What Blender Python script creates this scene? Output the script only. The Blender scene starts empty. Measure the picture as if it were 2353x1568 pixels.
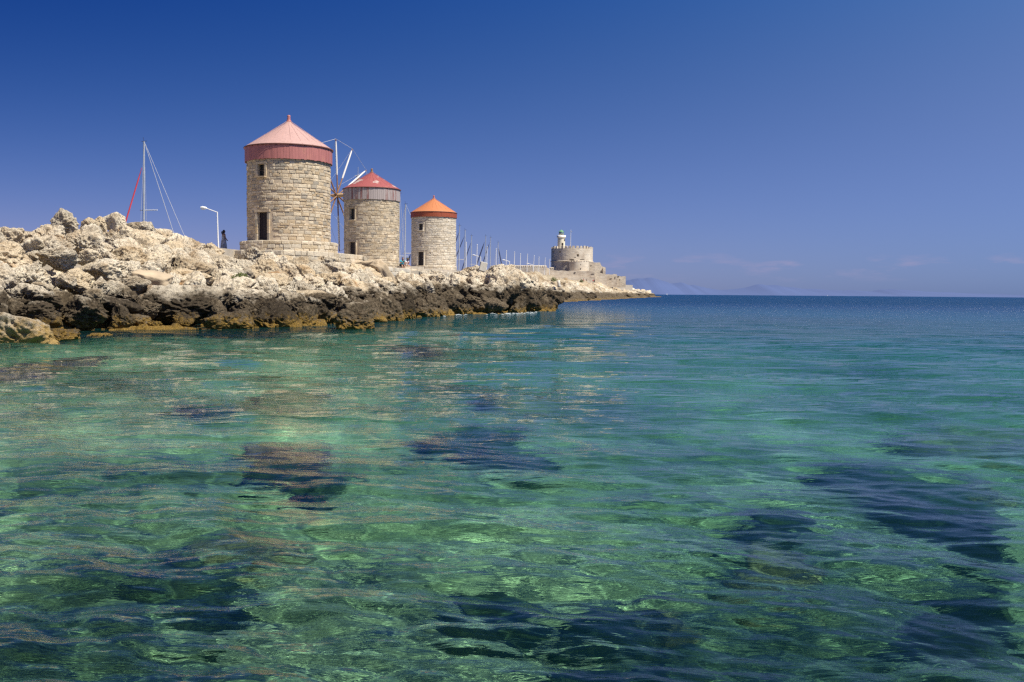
import bpy, bmesh, math, random
import numpy as np
from mathutils import Vector, Matrix, Euler

sc = bpy.context.scene
COL = sc.collection
RAD = math.radians

# ------------------------------------------------------------------ camera
PITCH, ROLL, FPX, CAMH = RAD(2.74), RAD(0.464), 1000.0, 1.5
cam = bpy.data.cameras.new("camera")
cam_o = bpy.data.objects.new("camera", cam)
COL.objects.link(cam_o)
sc.camera = cam_o
cam.lens = 35.156
cam.sensor_width = 36.0
cam.clip_start = 0.1
cam.clip_end = 200000
CAM_R = Matrix.Rotation(RAD(90) - PITCH, 3, 'X') @ Matrix.Rotation(ROLL, 3, 'Z')
cam_o.matrix_world = Matrix.Translation((0, 0, CAMH)) @ CAM_R.to_4x4()

# ------------------------------------------------------------------ sun, sky, exposure
SUN_EL = RAD(57)
SUN_AZ = Vector((0.84, -0.54, 0)).normalized()
SUN_DIR = Vector((SUN_AZ.x * math.cos(SUN_EL), SUN_AZ.y * math.cos(SUN_EL), math.sin(SUN_EL)))
sun = bpy.data.lights.new("sun", 'SUN')
sun.energy = 5.0
sun.angle = RAD(0.53)
sun.color = (1.0, 0.945, 0.83)
sun_o = bpy.data.objects.new("sun", sun)
COL.objects.link(sun_o)
sun_o.rotation_euler = SUN_DIR.to_track_quat('Z', 'Y').to_euler()
sun_o.location = (40, -30, 80)
sun.cycles.is_caustics_light = True

world = bpy.data.worlds.new("World")
sc.world = world
world.use_nodes = True
wn = world.node_tree
wn.nodes.clear()
def N(nt, typ, **kw):
    n = nt.nodes.new(typ)
    for k, v in kw.items():
        setattr(n, k, v)
    return n
def L(nt, a, b):
    nt.links.new(a, b)
SKY_FIT = [[-0.962, 0.002, -0.601, 11.808, -13.581], [-0.796, -1.381, -0.079, 5.659, 0.378], [0.018, -3.671, 0.124, 1.972, 8.541]]
sky = N(wn, 'ShaderNodeTexSky', sky_type='NISHITA')
sky.sun_disc = False
sky.sun_elevation = SUN_EL
sky.sun_rotation = math.atan2(SUN_AZ.x, SUN_AZ.y)
sky.altitude = 0
sky.air_density = 1.0
sky.dust_density = 0.3
sky.ozone_density = 3.0
# clear, polarised-looking summer sky: the physical sky toned by a smooth function of the viewing direction
tcw = N(wn, 'ShaderNodeTexCoord')
sxyz = N(wn, 'ShaderNodeSeparateXYZ'); L(wn, tcw.outputs['Generated'], sxyz.inputs[0])
def wm(op, a, b=None):
    m = N(wn, 'ShaderNodeMath', operation=op)
    for s_, v in zip(m.inputs, (a, b)):
        if v is None: continue
        if isinstance(v, (int, float)): s_.default_value = v
        else: L(wn, v, s_)
    return m.outputs[0]
zc = wm('MINIMUM', wm('MAXIMUM', sxyz.outputs['Z'], 0.0), 0.29)
xc = wm('MINIMUM', wm('MAXIMUM', sxyz.outputs['X'], -0.5), 0.5)
comb = N(wn, 'ShaderNodeCombineColor')
for ch, co in enumerate(SKY_FIT):
    e = wm('ADD', co[0], wm('MULTIPLY', zc, co[1]))
    e = wm('ADD', e, wm('MULTIPLY', xc, co[2]))
    e = wm('ADD', e, wm('MULTIPLY', wm('MULTIPLY', xc, zc), co[3]))
    e = wm('ADD', e, wm('MULTIPLY', wm('MULTIPLY', zc, zc), co[4]))
    L(wn, wm('EXPONENT', e), comb.inputs[ch])
tint = N(wn, 'ShaderNodeMix', data_type='RGBA', blend_type='MULTIPLY')
tint.inputs[0].default_value = 1.0
L(wn, sky.outputs[0], tint.inputs[6]); L(wn, comb.outputs[0], tint.inputs[7])
# a few faint, low fair-weather clouds
cmap = N(wn, 'ShaderNodeMapping'); L(wn, tcw.outputs['Generated'], cmap.inputs[0]); cmap.inputs['Scale'].default_value = (16, 16, 75)
cn = N(wn, 'ShaderNodeTexNoise'); cn.inputs['Scale'].default_value = 1.0; cn.inputs['Detail'].default_value = 6; cn.inputs['Roughness'].default_value = 0.55
L(wn, cmap.outputs[0], cn.inputs['Vector'])
cr = N(wn, 'ShaderNodeMapRange'); L(wn, cn.outputs['Fac'], cr.inputs[0]); cr.inputs[1].default_value = 0.55; cr.inputs[2].default_value = 0.74
band = N(wn, 'ShaderNodeValToRGB'); L(wn, sxyz.outputs['Z'], band.inputs[0])
for i, (pp, vv) in enumerate(((0.012, 0), (0.027, 1))):
    band.color_ramp.elements[i].position = pp; band.color_ramp.elements[i].color = (vv, vv, vv, 1)
e_ = band.color_ramp.elements.new(0.045); e_.color = (0, 0, 0, 1)
cf = wm('MULTIPLY', wm('MULTIPLY', cr.outputs[0], band.outputs[0]), 0.75)
cl = N(wn, 'ShaderNodeMix', data_type='RGBA'); L(wn, cf, cl.inputs[0]); L(wn, tint.outputs[2], cl.inputs[6])
cl.inputs[7].default_value = (3.6, 3.3, 5.2, 1)
bg = N(wn, 'ShaderNodeBackground')
bg.inputs[1].default_value = 0.076
wo = N(wn, 'ShaderNodeOutputWorld')
L(wn, cl.outputs[2], bg.inputs[0]); L(wn, bg.outputs[0], wo.inputs[0])

sc.render.engine = 'CYCLES'
sc.view_settings.view_transform = 'Standard'
sc.view_settings.look = 'None'
sc.view_settings.exposure = 0.4
sc.view_settings.gamma = 1.0
sc.view_settings.use_curve_mapping = False
cy = sc.cycles
cy.max_bounces = 8
cy.diffuse_bounces = 3
cy.glossy_bounces = 3
cy.transmission_bounces = 5
cy.transparent_max_bounces = 8
cy.sample_clamp_direct = 2.2
cy.sample_clamp_indirect = 2.5
cy.pixel_filter_type = 'BLACKMAN_HARRIS'
cy.filter_width = 1.4
cy.use_denoising = False

# ------------------------------------------------------------------ camera-model helpers (positions measured on the photograph)
def ray(px, py):
    """photo coordinates in a 2353 px wide view -> world direction with y = 1"""
    d = CAM_R @ Vector(((px * 0.43519 - 512) / FPX, -(py * 0.43519 - 341) / FPX, -1))
    return d / d.y
def at(px, py, D):
    d = ray(px, py)
    return Vector((d.x * D, D, CAMH + d.z * D))
def water_at(px, py):
    d = ray(px, py)
    D = CAMH / max(-d.z, 1e-5)
    return Vector((d.x * D, D, 0))
def bed_at(px, py, depth):
    d = ray(px, py)
    w = water_at(px, py)
    i = d.normalized()
    h = Vector((i.x, i.y, 0)) / 1.26
    z = -math.sqrt(max(1e-6, 1 - h.length_squared))
    return w + Vector((h.x, h.y, z)) * (depth / -z)

# ------------------------------------------------------------------ numpy noise
def _hash(ix, iy, iz, seed=0):
    n = (ix * 374761393 + iy * 668265263 + iz * 2147483647 + seed * 974634777) & 0xffffffff
    n = ((n ^ (n >> 13)) * 1274126177) & 0xffffffff
    n = (n ^ (n >> 16)) & 0xffffffff
    return (n.astype(np.float64) / 4294967295.0)
def vnoise(P, seed=0):
    Pi = np.floor(P).astype(np.int64)
    f = P - Pi
    u = f * f * (3 - 2 * f)
    r = 0
    for dx in (0, 1):
        wx = u[:, 0] if dx else 1 - u[:, 0]
        for dy in (0, 1):
            wy = u[:, 1] if dy else 1 - u[:, 1]
            for dz in (0, 1):
                wz = u[:, 2] if dz else 1 - u[:, 2]
                r = r + wx * wy * wz * _hash(Pi[:, 0] + dx, Pi[:, 1] + dy, Pi[:, 2] + dz, seed)
    return r * 2 - 1
def fbm(P, octv=4, seed=0, gain=0.5):
    a, s, r = 1.0, 1.0, 0
    for i in range(octv):
        r = r + a * vnoise(P * s + i * 17.3, seed + i)
        a *= gain
        s *= 2.03
    return r
def worley(P, seed=0):
    Pi = np.floor(P).astype(np.int64)
    best = np.full(len(P), 9.0)
    for dx in (-1, 0, 1):
        for dy in (-1, 0, 1):
            for dz in (-1, 0, 1):
                c = Pi + np.array([dx, dy, dz])
                q = np.stack([_hash(c[:, 0], c[:, 1], c[:, 2], seed + k) for k in (1, 2, 3)], -1) + c
                best = np.minimum(best, ((P - q) ** 2).sum(-1))
    return np.sqrt(best)

# ------------------------------------------------------------------ mesh / object helpers
def mesh_np(name, v, f, mats=(), smooth=True, attrs=None, midx=None):
    v = np.asarray(v, np.float32); f = np.asarray(f, np.int32)
    me = bpy.data.meshes.new(name)
    nf, k = f.shape
    me.vertices.add(len(v)); me.vertices.foreach_set('co', v.ravel())
    me.loops.add(nf * k); me.loops.foreach_set('vertex_index', f.ravel())
    me.polygons.add(nf)
    me.polygons.foreach_set('loop_start', np.arange(0, nf * k, k, dtype=np.int32))
    me.polygons.foreach_set('use_smooth', np.full(nf, smooth))
    if midx is not None:
        me.polygons.foreach_set('material_index', np.asarray(midx, np.int32))
    me.update(calc_edges=True)
    for an, arr in (attrs or {}).items():
        a = me.attributes.new(an, 'FLOAT', 'POINT'); a.data.foreach_set('value', np.asarray(arr, np.float32))
    for m in mats:
        me.materials.append(m)
    return me
def link(name, data, parent=None, loc=None):
    o = bpy.data.objects.new(name, data)
    COL.objects.link(o)
    if parent is not None:
        o.parent = parent
    if loc is not None:
        o.location = loc
    return o
def tag(o, label=None, cat=None, group=None, kind=None):
    if label: o['label'] = label
    if cat: o['category'] = cat
    if group: o['group'] = group
    if kind: o['kind'] = kind
    return o
def thing(name, label, cat, loc=(0, 0, 0), rz=0, group=None):
    o = link(name, None, None, loc)
    o.rotation_euler = (0, 0, rz)
    return tag(o, label, cat, group)
class MB:
    """collects boxes, tubes and lathes into one mesh"""
    def __init__(s): s.v = []; s.f = []; s.sm = []
    def add(s, vs, fs, smooth=False):
        b = len(s.v); s.v += [tuple(x) for x in vs]; s.f += [tuple(i + b for i in q) for q in fs]; s.sm += [smooth] * len(fs)
        return s
    def box(s, c, d, rz=0, tilt=None):
        M = Matrix.Rotation(rz, 3, 'Z')
        if tilt is not None: M = M @ tilt
        vs = [Vector(c) + M @ Vector((x * d[0] / 2, y * d[1] / 2, z * d[2] / 2)) for x in (-1, 1) for y in (-1, 1) for z in (-1, 1)]
        return s.add(vs, [(0, 1, 3, 2), (4, 6, 7, 5), (0, 4, 5, 1), (2, 3, 7, 6), (0, 2, 6, 4), (1, 5, 7, 3)])
    def tube(s, pts, r, n=8, cap=True):
        pts = [Vector(p) for p in pts]
        rs = r if isinstance(r, (list, tuple)) else [r] * len(pts)
        rings = []
        for i, p in enumerate(pts):
            d = (pts[min(i + 1, len(pts) - 1)] - pts[max(i - 1, 0)]).normalized()
            a = d.cross(Vector((0, 0, 1)) if abs(d.z) < .9 else Vector((1, 0, 0))).normalized(); b = d.cross(a)
            rings.append([p + (a * math.cos(t) + b * math.sin(t)) * rs[i] for t in [2 * math.pi * k / n for k in range(n)]])
        vs = [q for g in rings for q in g]
        fs = [(i * n + k, i * n + (k + 1) % n, (i + 1) * n + (k + 1) % n, (i + 1) * n + k) for i in range(len(pts) - 1) for k in range(n)]
        s.add(vs, fs, True)
        if cap:
            s.add(rings[0], [tuple(range(n))[::-1]]); s.add(rings[-1], [tuple(range(n))])
        return s
    def lathe(s, prof, n=48, c=(0, 0, 0), smooth=True, a0=0, a1=2 * math.pi):
        full = abs(a1 - a0 - 2 * math.pi) < 1e-6
        m = n if full else n + 1
        vs = [(c[0] + r * math.cos(a0 + (a1 - a0) * k / n), c[1] + r * math.sin(a0 + (a1 - a0) * k / n), c[2] + z) for r, z in prof for k in range(m)]
        fs = [(i * m + k, i * m + (k + 1) % m, (i + 1) * m + (k + 1) % m, (i + 1) * m + k) for i in range(len(prof) - 1) for k in range(n)]
        return s.add(vs, fs, smooth)
    def prism(s, poly, z0, z1):
        n = len(poly)
        vs = [(p[0], p[1], z0) for p in poly] + [(p[0], p[1], z1) for p in poly]
        return s.add(vs, [tuple(range(n))[::-1], tuple(range(n, 2 * n))] + [(i, (i + 1) % n, n + (i + 1) % n, n + i) for i in range(n)])
    def build(s, name, mat, parent=None, loc=None):
        me = bpy.data.meshes.new(name)
        me.from_pydata(s.v, [], s.f)
        me.polygons.foreach_set('use_smooth', s.sm)
        if mat: me.materials.append(mat)
        me.update()
        return link(name, me, parent, loc)

# ------------------------------------------------------------------ materials
def new_mat(name):
    m = bpy.data.materials.new(name); m.use_nodes = True
    nt = m.node_tree
    return m, nt, nt.nodes['Principled BSDF']
def ramp(nt, fac, stops, interp='LINEAR'):
    r = N(nt, 'ShaderNodeValToRGB'); cr = r.color_ramp; cr.interpolation = interp
    while len(cr.elements) < len(stops): cr.elements.new(0.5)
    for e, (p, c) in zip(cr.elements, stops):
        e.position = p; e.color = (*c, 1) if len(c) == 3 else c
    L(nt, fac, r.inputs[0]); return r.outputs[0]
def noise(nt, vec, scale, detail=4, rough=0.55, dist=0.0):
    n = N(nt, 'ShaderNodeTexNoise'); n.inputs['Scale'].default_value = scale; n.inputs['Detail'].default_value = detail
    n.inputs['Roughness'].default_value = rough; n.inputs['Distortion'].default_value = dist
    if vec is not None: L(nt, vec, n.inputs['Vector'])
    return n.outputs['Fac']
def vor(nt, vec, scale, feature='F1'):
    n = N(nt, 'ShaderNodeTexVoronoi', feature=feature); n.inputs['Scale'].default_value = scale
    L(nt, vec, n.inputs['Vector']); return n.outputs['Distance']
def mixc(nt, fac, a, b, mode='MIX'):
    m = N(nt, 'ShaderNodeMix', data_type='RGBA', blend_type=mode)
    for sock, v in ((m.inputs[0], fac), (m.inputs[6], a), (m.inputs[7], b)):
        if isinstance(v, (int, float)): sock.default_value = v
        elif isinstance(v, tuple): sock.default_value = (*v, 1) if len(v) == 3 else v
        else: L(nt, v, sock)
    return m.outputs[2]
def mth(nt, op, a, b=None, clamp=False):
    m = N(nt, 'ShaderNodeMath', operation=op, use_clamp=clamp)
    for s_, v in zip(m.inputs, (a, b)):
        if v is None: continue
        if isinstance(v, (int, float)): s_.default_value = v
        else: L(nt, v, s_)
    return m.outputs[0]
def mapr(nt, v, a, b, c=0.0, d=1.0):
    m = N(nt, 'ShaderNodeMapRange'); L(nt, v, m.inputs[0])
    for i, x in zip((1, 2, 3, 4), (a, b, c, d)): m.inputs[i].default_value = x
    return m.outputs[0]
def bump(nt, h, strength, dist, prev=None):
    b = N(nt, 'ShaderNodeBump'); b.inputs['Strength'].default_value = strength; b.inputs['Distance'].default_value = dist
    L(nt, h, b.inputs['Height'])
    if prev is not None: L(nt, prev, b.inputs['Normal'])
    return b.outputs[0]
def wpos(nt):
    return N(nt, 'ShaderNodeNewGeometry').outputs['Position']
def simple(name, col, rough=0.6, metal=0.0, var=0.12, scale=3.0, bmp=0.0):
    m, nt, p = new_mat(name)
    g = wpos(nt)
    n = noise(nt, g, scale, 5)
    dark = tuple(c * (1 - var) for c in col); lite = tuple(min(1, c * (1 + var)) for c in col)
    L(nt, ramp(nt, n, [(0.3, dark), (0.7, lite)]), p.inputs['Base Color'])
    p.inputs['Roughness'].default_value = rough; p.inputs['Metallic'].default_value = metal
    if bmp: L(nt, bump(nt, noise(nt, g, scale * 6, 4), bmp, 0.02), p.inputs['Normal'])
    return m

def rock_material(name='limestone', far=False, dry=False):
    m, nt, p = new_mat(name)
    g = wpos(nt)
    sep = N(nt, 'ShaderNodeSeparateXYZ'); L(nt, g, sep.inputs[0])
    oi = N(nt, 'ShaderNodeObjectInfo')
    rnd = oi.outputs['Random']
    s = 0.35 if far else 1.0
    n1 = noise(nt, g, 0.9 * s, 6, 0.6)
    n2 = noise(nt, g, 7.0 * s, 6, 0.65)
    n3 = noise(nt, g, 22.0 * s, 4, 0.7)
    pale = ramp(nt, n1, [(0.32, (0.44, 0.33, 0.21)), (0.42, (0.66, 0.55, 0.40)), (0.55, (0.80, 0.71, 0.56)), (0.8, (0.64, 0.58, 0.46))])
    # object to object tone
    tone = ramp(nt, rnd, [(0.0, (0.74, 0.72, 0.69)), (0.35, (1, 0.97, 0.93)), (0.7, (1.08, 1.06, 1.02)), (0.9, (0.92, 0.83, 0.70)), (1.0, (0.66, 0.62, 0.56))])
    pale = mixc(nt, 1.0, pale, tone, 'MULTIPLY')
    lich = mapr(nt, n2, 0.57, 0.64)
    pale = mixc(nt, mth(nt, 'MULTIPLY', lich, 0.55), pale, (0.25, 0.215, 0.17))
    org = mapr(nt, noise(nt, g, 0.55 * s, 3, 0.5, 0.6), 0.66, 0.72)
    pale = mixc(nt, mth(nt, 'MULTIPLY', org, 0.75), pale, (0.50, 0.26, 0.09))
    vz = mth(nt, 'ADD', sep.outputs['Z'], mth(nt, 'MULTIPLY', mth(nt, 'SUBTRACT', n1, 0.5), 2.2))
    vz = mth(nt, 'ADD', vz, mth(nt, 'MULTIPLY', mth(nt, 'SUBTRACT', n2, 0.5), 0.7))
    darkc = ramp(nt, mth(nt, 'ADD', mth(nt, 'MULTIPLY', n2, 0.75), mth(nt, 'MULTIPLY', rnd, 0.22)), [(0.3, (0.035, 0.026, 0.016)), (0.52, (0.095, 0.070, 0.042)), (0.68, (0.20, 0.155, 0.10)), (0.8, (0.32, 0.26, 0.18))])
    vz = mth(nt, 'SUBTRACT', vz, mth(nt, 'MULTIPLY', mapr(nt, sep.outputs['Y'], 52, 70), 0.62))  # raises the dark splash band; the headland's overhang shade is painted in with it
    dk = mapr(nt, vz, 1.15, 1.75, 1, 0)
    spk = mapr(nt, noise(nt, g, 13.0 * s, 3, 0.6, 0.4), 0.56, 0.63)  # dark speckle: lichen, plus the shade of small pits painted as colour
    pale = mixc(nt, mth(nt, 'MULTIPLY', spk, 0.62), pale, (0.17, 0.14, 0.10))
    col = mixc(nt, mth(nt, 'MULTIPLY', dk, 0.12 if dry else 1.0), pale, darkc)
    ochre = ramp(nt, n3, [(0.3, (0.07, 0.045, 0.015)), (0.55, (0.32, 0.19, 0.035)), (0.75, (0.52, 0.37, 0.13))])
    if dry: ochre = mixc(nt, 0.6, ochre, (0.50, 0.34, 0.12))
    vz2 = mth(nt, 'ADD', sep.outputs['Z'], mth(nt, 'MULTIPLY', mth(nt, 'SUBTRACT', n1, 0.5), 0.9))
    oc = mapr(nt, mth(nt, 'ADD', vz2, mth(nt, 'MULTIPLY', mth(nt, 'SUBTRACT', n2, 0.5), 1.6)), *((0.22, 0.80) if dry else (0.12, 0.50)), 1, 0)
    col = mixc(nt, mth(nt, 'MULTIPLY', oc, 0.45 if far else 0.9), col, ochre)
    L(nt, col, p.inputs['Base Color'])
    p.inputs['Roughness'].default_value = 0.9
    p.inputs['Specular IOR Level'].default_value = 0.25
    pit = mapr(nt, vor(nt, g, 5.5 * s), 0.0, 0.5)
    warp = noise(nt, g, 3.5 * s, 8, 0.72, 0.8)
    b1 = bump(nt, warp, 0.8, 0.20 / s)
    b2 = bump(nt, pit, 0.7, 0.08 / s, b1)
    b3 = bump(nt, n3, 0.9, 0.06 / s, b2)
    L(nt, b3, p.inputs['Normal'])
    return m
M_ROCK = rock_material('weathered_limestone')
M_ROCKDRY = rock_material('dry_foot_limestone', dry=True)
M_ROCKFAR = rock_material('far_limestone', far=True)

def masonry_material(name, lo, hi, grey=(0.36, 0.32, 0.26), dirt=0.5):
    m, nt, p = new_mat(name)
    g = wpos(nt)
    at_ = N(nt, 'ShaderNodeAttribute', attribute_name='rnd')
    oi = N(nt, 'ShaderNodeObjectInfo')
    r = mth(nt, 'FRACT', mth(nt, 'ADD', at_.outputs['Fac'], oi.outputs['Random']))
    c = ramp(nt, r, [(0, lo), (0.3, tuple((a + b) / 2 for a, b in zip(lo, hi))), (0.62, hi), (0.85, grey), (1.0, tuple(min(1, x * 1.12) for x in hi))])
    n = noise(nt, g, 1.3, 5, 0.6)
    c = mixc(nt, mth(nt, 'MULTIPLY', mapr(nt, n, 0.45, 0.7), dirt), c, tuple(x * 0.62 for x in lo))
    n2 = noise(nt, g, 14, 5, 0.7)
    c = mixc(nt, 0.35, c, ramp(nt, n2, [(0.3, (0.45, 0.42, 0.38)), (0.7, (1.2, 1.18, 1.12))]), 'MULTIPLY')
    L(nt, c, p.inputs['Base Color']); p.inputs['Roughness'].default_value = 0.92
    p.inputs['Specular IOR Level'].default_value = 0.2
    L(nt, bump(nt, n2, 0.7, 0.05), p.inputs['Normal'])
    return m
M_ST1 = masonry_material('honey_stone', (0.54, 0.41, 0.26), (0.79, 0.66, 0.48))
M_ST2 = masonry_material('tan_stone', (0.48, 0.38, 0.25), (0.70, 0.59, 0.43))
M_ST3 = masonry_material('pale_stone', (0.60, 0.51, 0.38), (0.80, 0.71, 0.57), (0.60, 0.55, 0.46), 0.3)
M_PLAT = masonry_material('platform_stone', (0.54, 0.44, 0.30), (0.72, 0.62, 0.47), (0.56, 0.50, 0.40), 0.3)
M_MORTAR = simple('lime_mortar', (0.54, 0.43, 0.30), 0.95, var=0.25, scale=2.5, bmp=0.6)
M_MORTAR3 = simple('pale_mortar', (0.50, 0.43, 0.33), 0.95, var=0.2, scale=2.5, bmp=0.6)

def paint_mat(name, base, patch=None, thr=0.6, streak=0.25, rough=0.5, rusty=(0.55, 0.26, 0.15)):
    m, nt, p = new_mat(name)
    g = wpos(nt)
    mp = N(nt, 'ShaderNodeMapping'); L(nt, g, mp.inputs[0]); mp.inputs['Scale'].default_value = (5, 5, 0.7)
    n = noise(nt, mp.outputs[0], 1.6, 6, 0.65)
    c = ramp(nt, n, [(0.25, tuple(x * (1 - streak) for x in base)), (0.5, base), (0.8, tuple(min(1, x * (1 + streak * .5)) for x in base))])
    n2 = noise(nt, g, 0.9, 5, 0.55)
    c = mixc(nt, mth(nt, 'MULTIPLY', mapr(nt, n2, 0.62, 0.72), 0.35), c, rusty)
    if patch:
        c = mixc(nt, mapr(nt, noise(nt, g, 0.75, 4, 0.5), thr, thr + 0.03), c, patch)
    L(nt, c, p.inputs['Base Color']); p.inputs['Roughness'].default_value = rough
    L(nt, bump(nt, n, 0.25, 0.02), p.inputs['Normal'])
    return m
M_PINK = paint_mat('faded_pink_sheet', (0.52, 0.325, 0.28), rusty=(0.46, 0.23, 0.16))
M_PINKBAND = paint_mat('dusty_red_boards', (0.44, 0.165, 0.145))
M_RED = paint_mat('peeling_red_sheet', (0.35, 0.095, 0.085), patch=(0.50, 0.40, 0.35), thr=0.59)
M_ORANGE = paint_mat('orange_sheet', (0.55, 0.205, 0.08), streak=0.1)
M_ORBAND = paint_mat('rust_orange_boards', (0.33, 0.075, 0.03), streak=0.12)
M_RIM = simple('dark_rim', (0.16, 0.06, 0.045), 0.6)
def plank_mat():
    m, nt, p = new_mat('peeling_planks')
    oi = N(nt, 'ShaderNodeObjectInfo'); g = wpos(nt)
    mp = N(nt, 'ShaderNodeMapping'); L(nt, g, mp.inputs[0]); mp.inputs['Scale'].default_value = (7, 7, 0.8)
    n = noise(nt, mp.outputs[0], 1.5, 6, 0.7)
    f = mth(nt, 'ADD', mth(nt, 'MULTIPLY', oi.outputs['Random'], 0.45), mth(nt, 'MULTIPLY', n, 0.9))
    c = ramp(nt, f, [(0.3, (0.25, 0.20, 0.19)), (0.5, (0.38, 0.32, 0.30)), (0.74, (0.40, 0.34, 0.32)), (0.88, (0.27, 0.14, 0.12)), (1.0, (0.20, 0.07, 0.07))])
    L(nt, c, p.inputs['Base Color']); p.inputs['Roughness'].default_value = 0.8
    L(nt, bump(nt, n, 0.4, 0.02), p.inputs['Normal'])
    return m
M_PLANK = plank_mat()
M_DOOR = simple('dark_door_wood', (0.022, 0.016, 0.018), 0.7, var=0.3, scale=6)
M_DARKGLASS = simple('dark_pane', (0.02, 0.025, 0.03), 0.15)
M_FRAME = simple('window_wood', (0.08, 0.06, 0.05), 0.7)
M_SPAR = simple('brown_spar_wood', (0.24, 0.13, 0.075), 0.7, var=0.25)
M_CANVAS = simple('white_canvas', (0.74, 0.71, 0.66), 0.85, var=0.06, scale=6)
M_HUB = simple('pale_hub_wood', (0.50, 0.33, 0.17), 0.7, var=0.2)
M_ROPE = simple('pale_rope', (0.55, 0.55, 0.56), 0.8)
M_ALU = simple('grey_aluminium', (0.42, 0.45, 0.50), 0.4, 0.3)
M_WHITE = simple('white_paint', (0.78, 0.77, 0.74), 0.45, var=0.05)
M_NAVY = simple('navy_canvas', (0.03, 0.04, 0.10), 0.8)
M_REDSAIL = simple('red_sailcloth', (0.62, 0.06, 0.08), 0.7, var=0.15)
M_HULL = simple('white_gelcoat', (0.78, 0.78, 0.78), 0.25, var=0.03)
M_PAVE = simple('pale_pavement', (0.46, 0.40, 0.32), 0.9, var=0.15, scale=1.2, bmp=0.3)
M_SLAB = simple('smooth_brown_stone', (0.46, 0.36, 0.24), 0.9, var=0.2, scale=1.5, bmp=0.5)
M_CONC = simple('pale_concrete', (0.62, 0.57, 0.48), 0.9, var=0.1, scale=2, bmp=0.4)

# ------------------------------------------------------------------ shore profile measured from the photograph (photo x -> waterline y, crest y, depths)
def hz(x): return 676.0 + (x - 1480) * 0.0081
ST_X = [-420, -250, -100, 0, 130, 300, 420, 520, 640, 760, 860, 950, 1050, 1150, 1225, 1262]
ST_YW = [792, 784, 775, 768, 768, 756, 754, 757, 750, 744, 738, 729, 722, 721, 717, 706]
CR_X = [-420, -250, -100, 0, 30, 60, 100, 133, 160, 185, 215, 260, 300, 330, 370, 420, 460, 520, 570, 620, 700, 760, 800, 860, 900, 950, 1000, 1050, 1100, 1150, 1180, 1200, 1230, 1262]
CR_Y = [570, 542, 538, 545, 548, 560, 540, 518, 525, 540, 528, 522, 538, 538, 552, 572, 585, 600, 592, 602, 620, 616, 626, 628, 644, 646, 646, 640, 632, 628, 632, 640, 656, 684]
CD_X = [-420, -100, 0, 133, 260, 420, 520, 620, 700, 760, 860, 900, 1000, 1100, 1180, 1262]
CD_D = [38, 41, 42, 45, 49, 54, 59, 61, 62.5, 65, 74, 78, 84, 88, 88, 92]
def st(x):
    yw = np.interp(x, ST_X, ST_YW); yc = np.interp(x, CR_X, CR_Y); Dc = np.interp(x, CD_X, CD_D)
    Dw = CAMH * 2300 / (yw - hz(x))
    return yw, yc, Dw, Dc
def bank_point(x, t):
    yw, yc, Dw, Dc = st(x)
    Dc = np.maximum(Dc, Dw + 5)
    zc = CAMH + (hz(x) - yc) / 2300 * Dc
    pw = np.interp(x, [-400, 860, 960, 1262], [1.3, 1.35, 2.4, 2.4])
    cave = np.interp(x, [930, 975, 1010, 1060, 1110, 1160, 1180, 1205, 1222, 1250], [0, 1.2, 0.6, 1.5, 0.9, 1.6, 1.2, 3.2, 0.6, 0])
    D = Dw + (Dc - Dw) * (np.sign(t) * np.abs(t) ** pw) + cave * np.sin(np.pi * np.clip(t / 0.55, 0, 1))
    z = zc * t
    return np.stack([(x - 1176) / 2300 * D, D, z], -1)
def bank_from_pixel(x, y):
    """a point of the bank seen at photo (x, y)"""
    best = None
    for k in range(0, 121):
        t = k / 110
        P = bank_point(np.array([float(x)]), np.array([t]))[0]
        yy = hz(x) - (P[2] - CAMH) / P[1] * 2300
        if best is None or abs(yy - y) < best[0]:
            best = (abs(yy - y), t, P)
    return Vector(best[2]), best[1]

# ------------------------------------------------------------------ bank core (structure)
def grid_faces(nr, nc):
    i = np.arange(nr * nc).reshape(nr, nc)
    return np.stack([i[:-1, :-1], i[:-1, 1:], i[1:, 1:], i[1:, :-1]], -1).reshape(-1, 4)
def vnormals(P, nr, nc):
    G = P.reshape(nr, nc, 3)
    du = np.gradient(G, axis=1); dv = np.gradient(G, axis=0)
    n = np.cross(du, dv); n /= np.linalg.norm(n, axis=-1, keepdims=True) + 1e-9
    return n.reshape(-1, 3)
xs = np.linspace(-420, 1262, 640)
ts = np.concatenate([np.linspace(-0.45, 0, 12)[:-1], np.linspace(0, 1.0, 100), np.linspace(1.0, 1.2, 9)[1:]])
Xg, Tg = np.meshgrid(xs, ts)
P = bank_point(Xg.ravel(), np.minimum(Tg.ravel(), 1.0))
tt = Tg.ravel()
back = np.maximum(tt - 1, 0)
P[:, 1] += back * 30
P[:, 0] += back * 30 * P[:, 0] / P[:, 1]
P[:, 2] -= back * 14 + 1.7 * np.clip(tt * 4, 0, 1)
P[:, 2] = np.where(tt < 0, tt * 7.5, P[:, 2])
nrm = vnormals(P, len(ts), len(xs))
disp = 0.55 * fbm(P * 0.42, 5, 3, 0.55) - 0.28 * np.maximum(0, 0.45 - worley(P * 0.9, 5)) + 0.14 * fbm(P * 2.2, 3, 9)
P = P + nrm * disp[:, None] * np.where(nrm[:, 2:3] > 0, 1, -1)
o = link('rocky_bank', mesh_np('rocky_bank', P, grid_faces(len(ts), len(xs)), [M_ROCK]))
tag(o, kind='structure')

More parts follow.
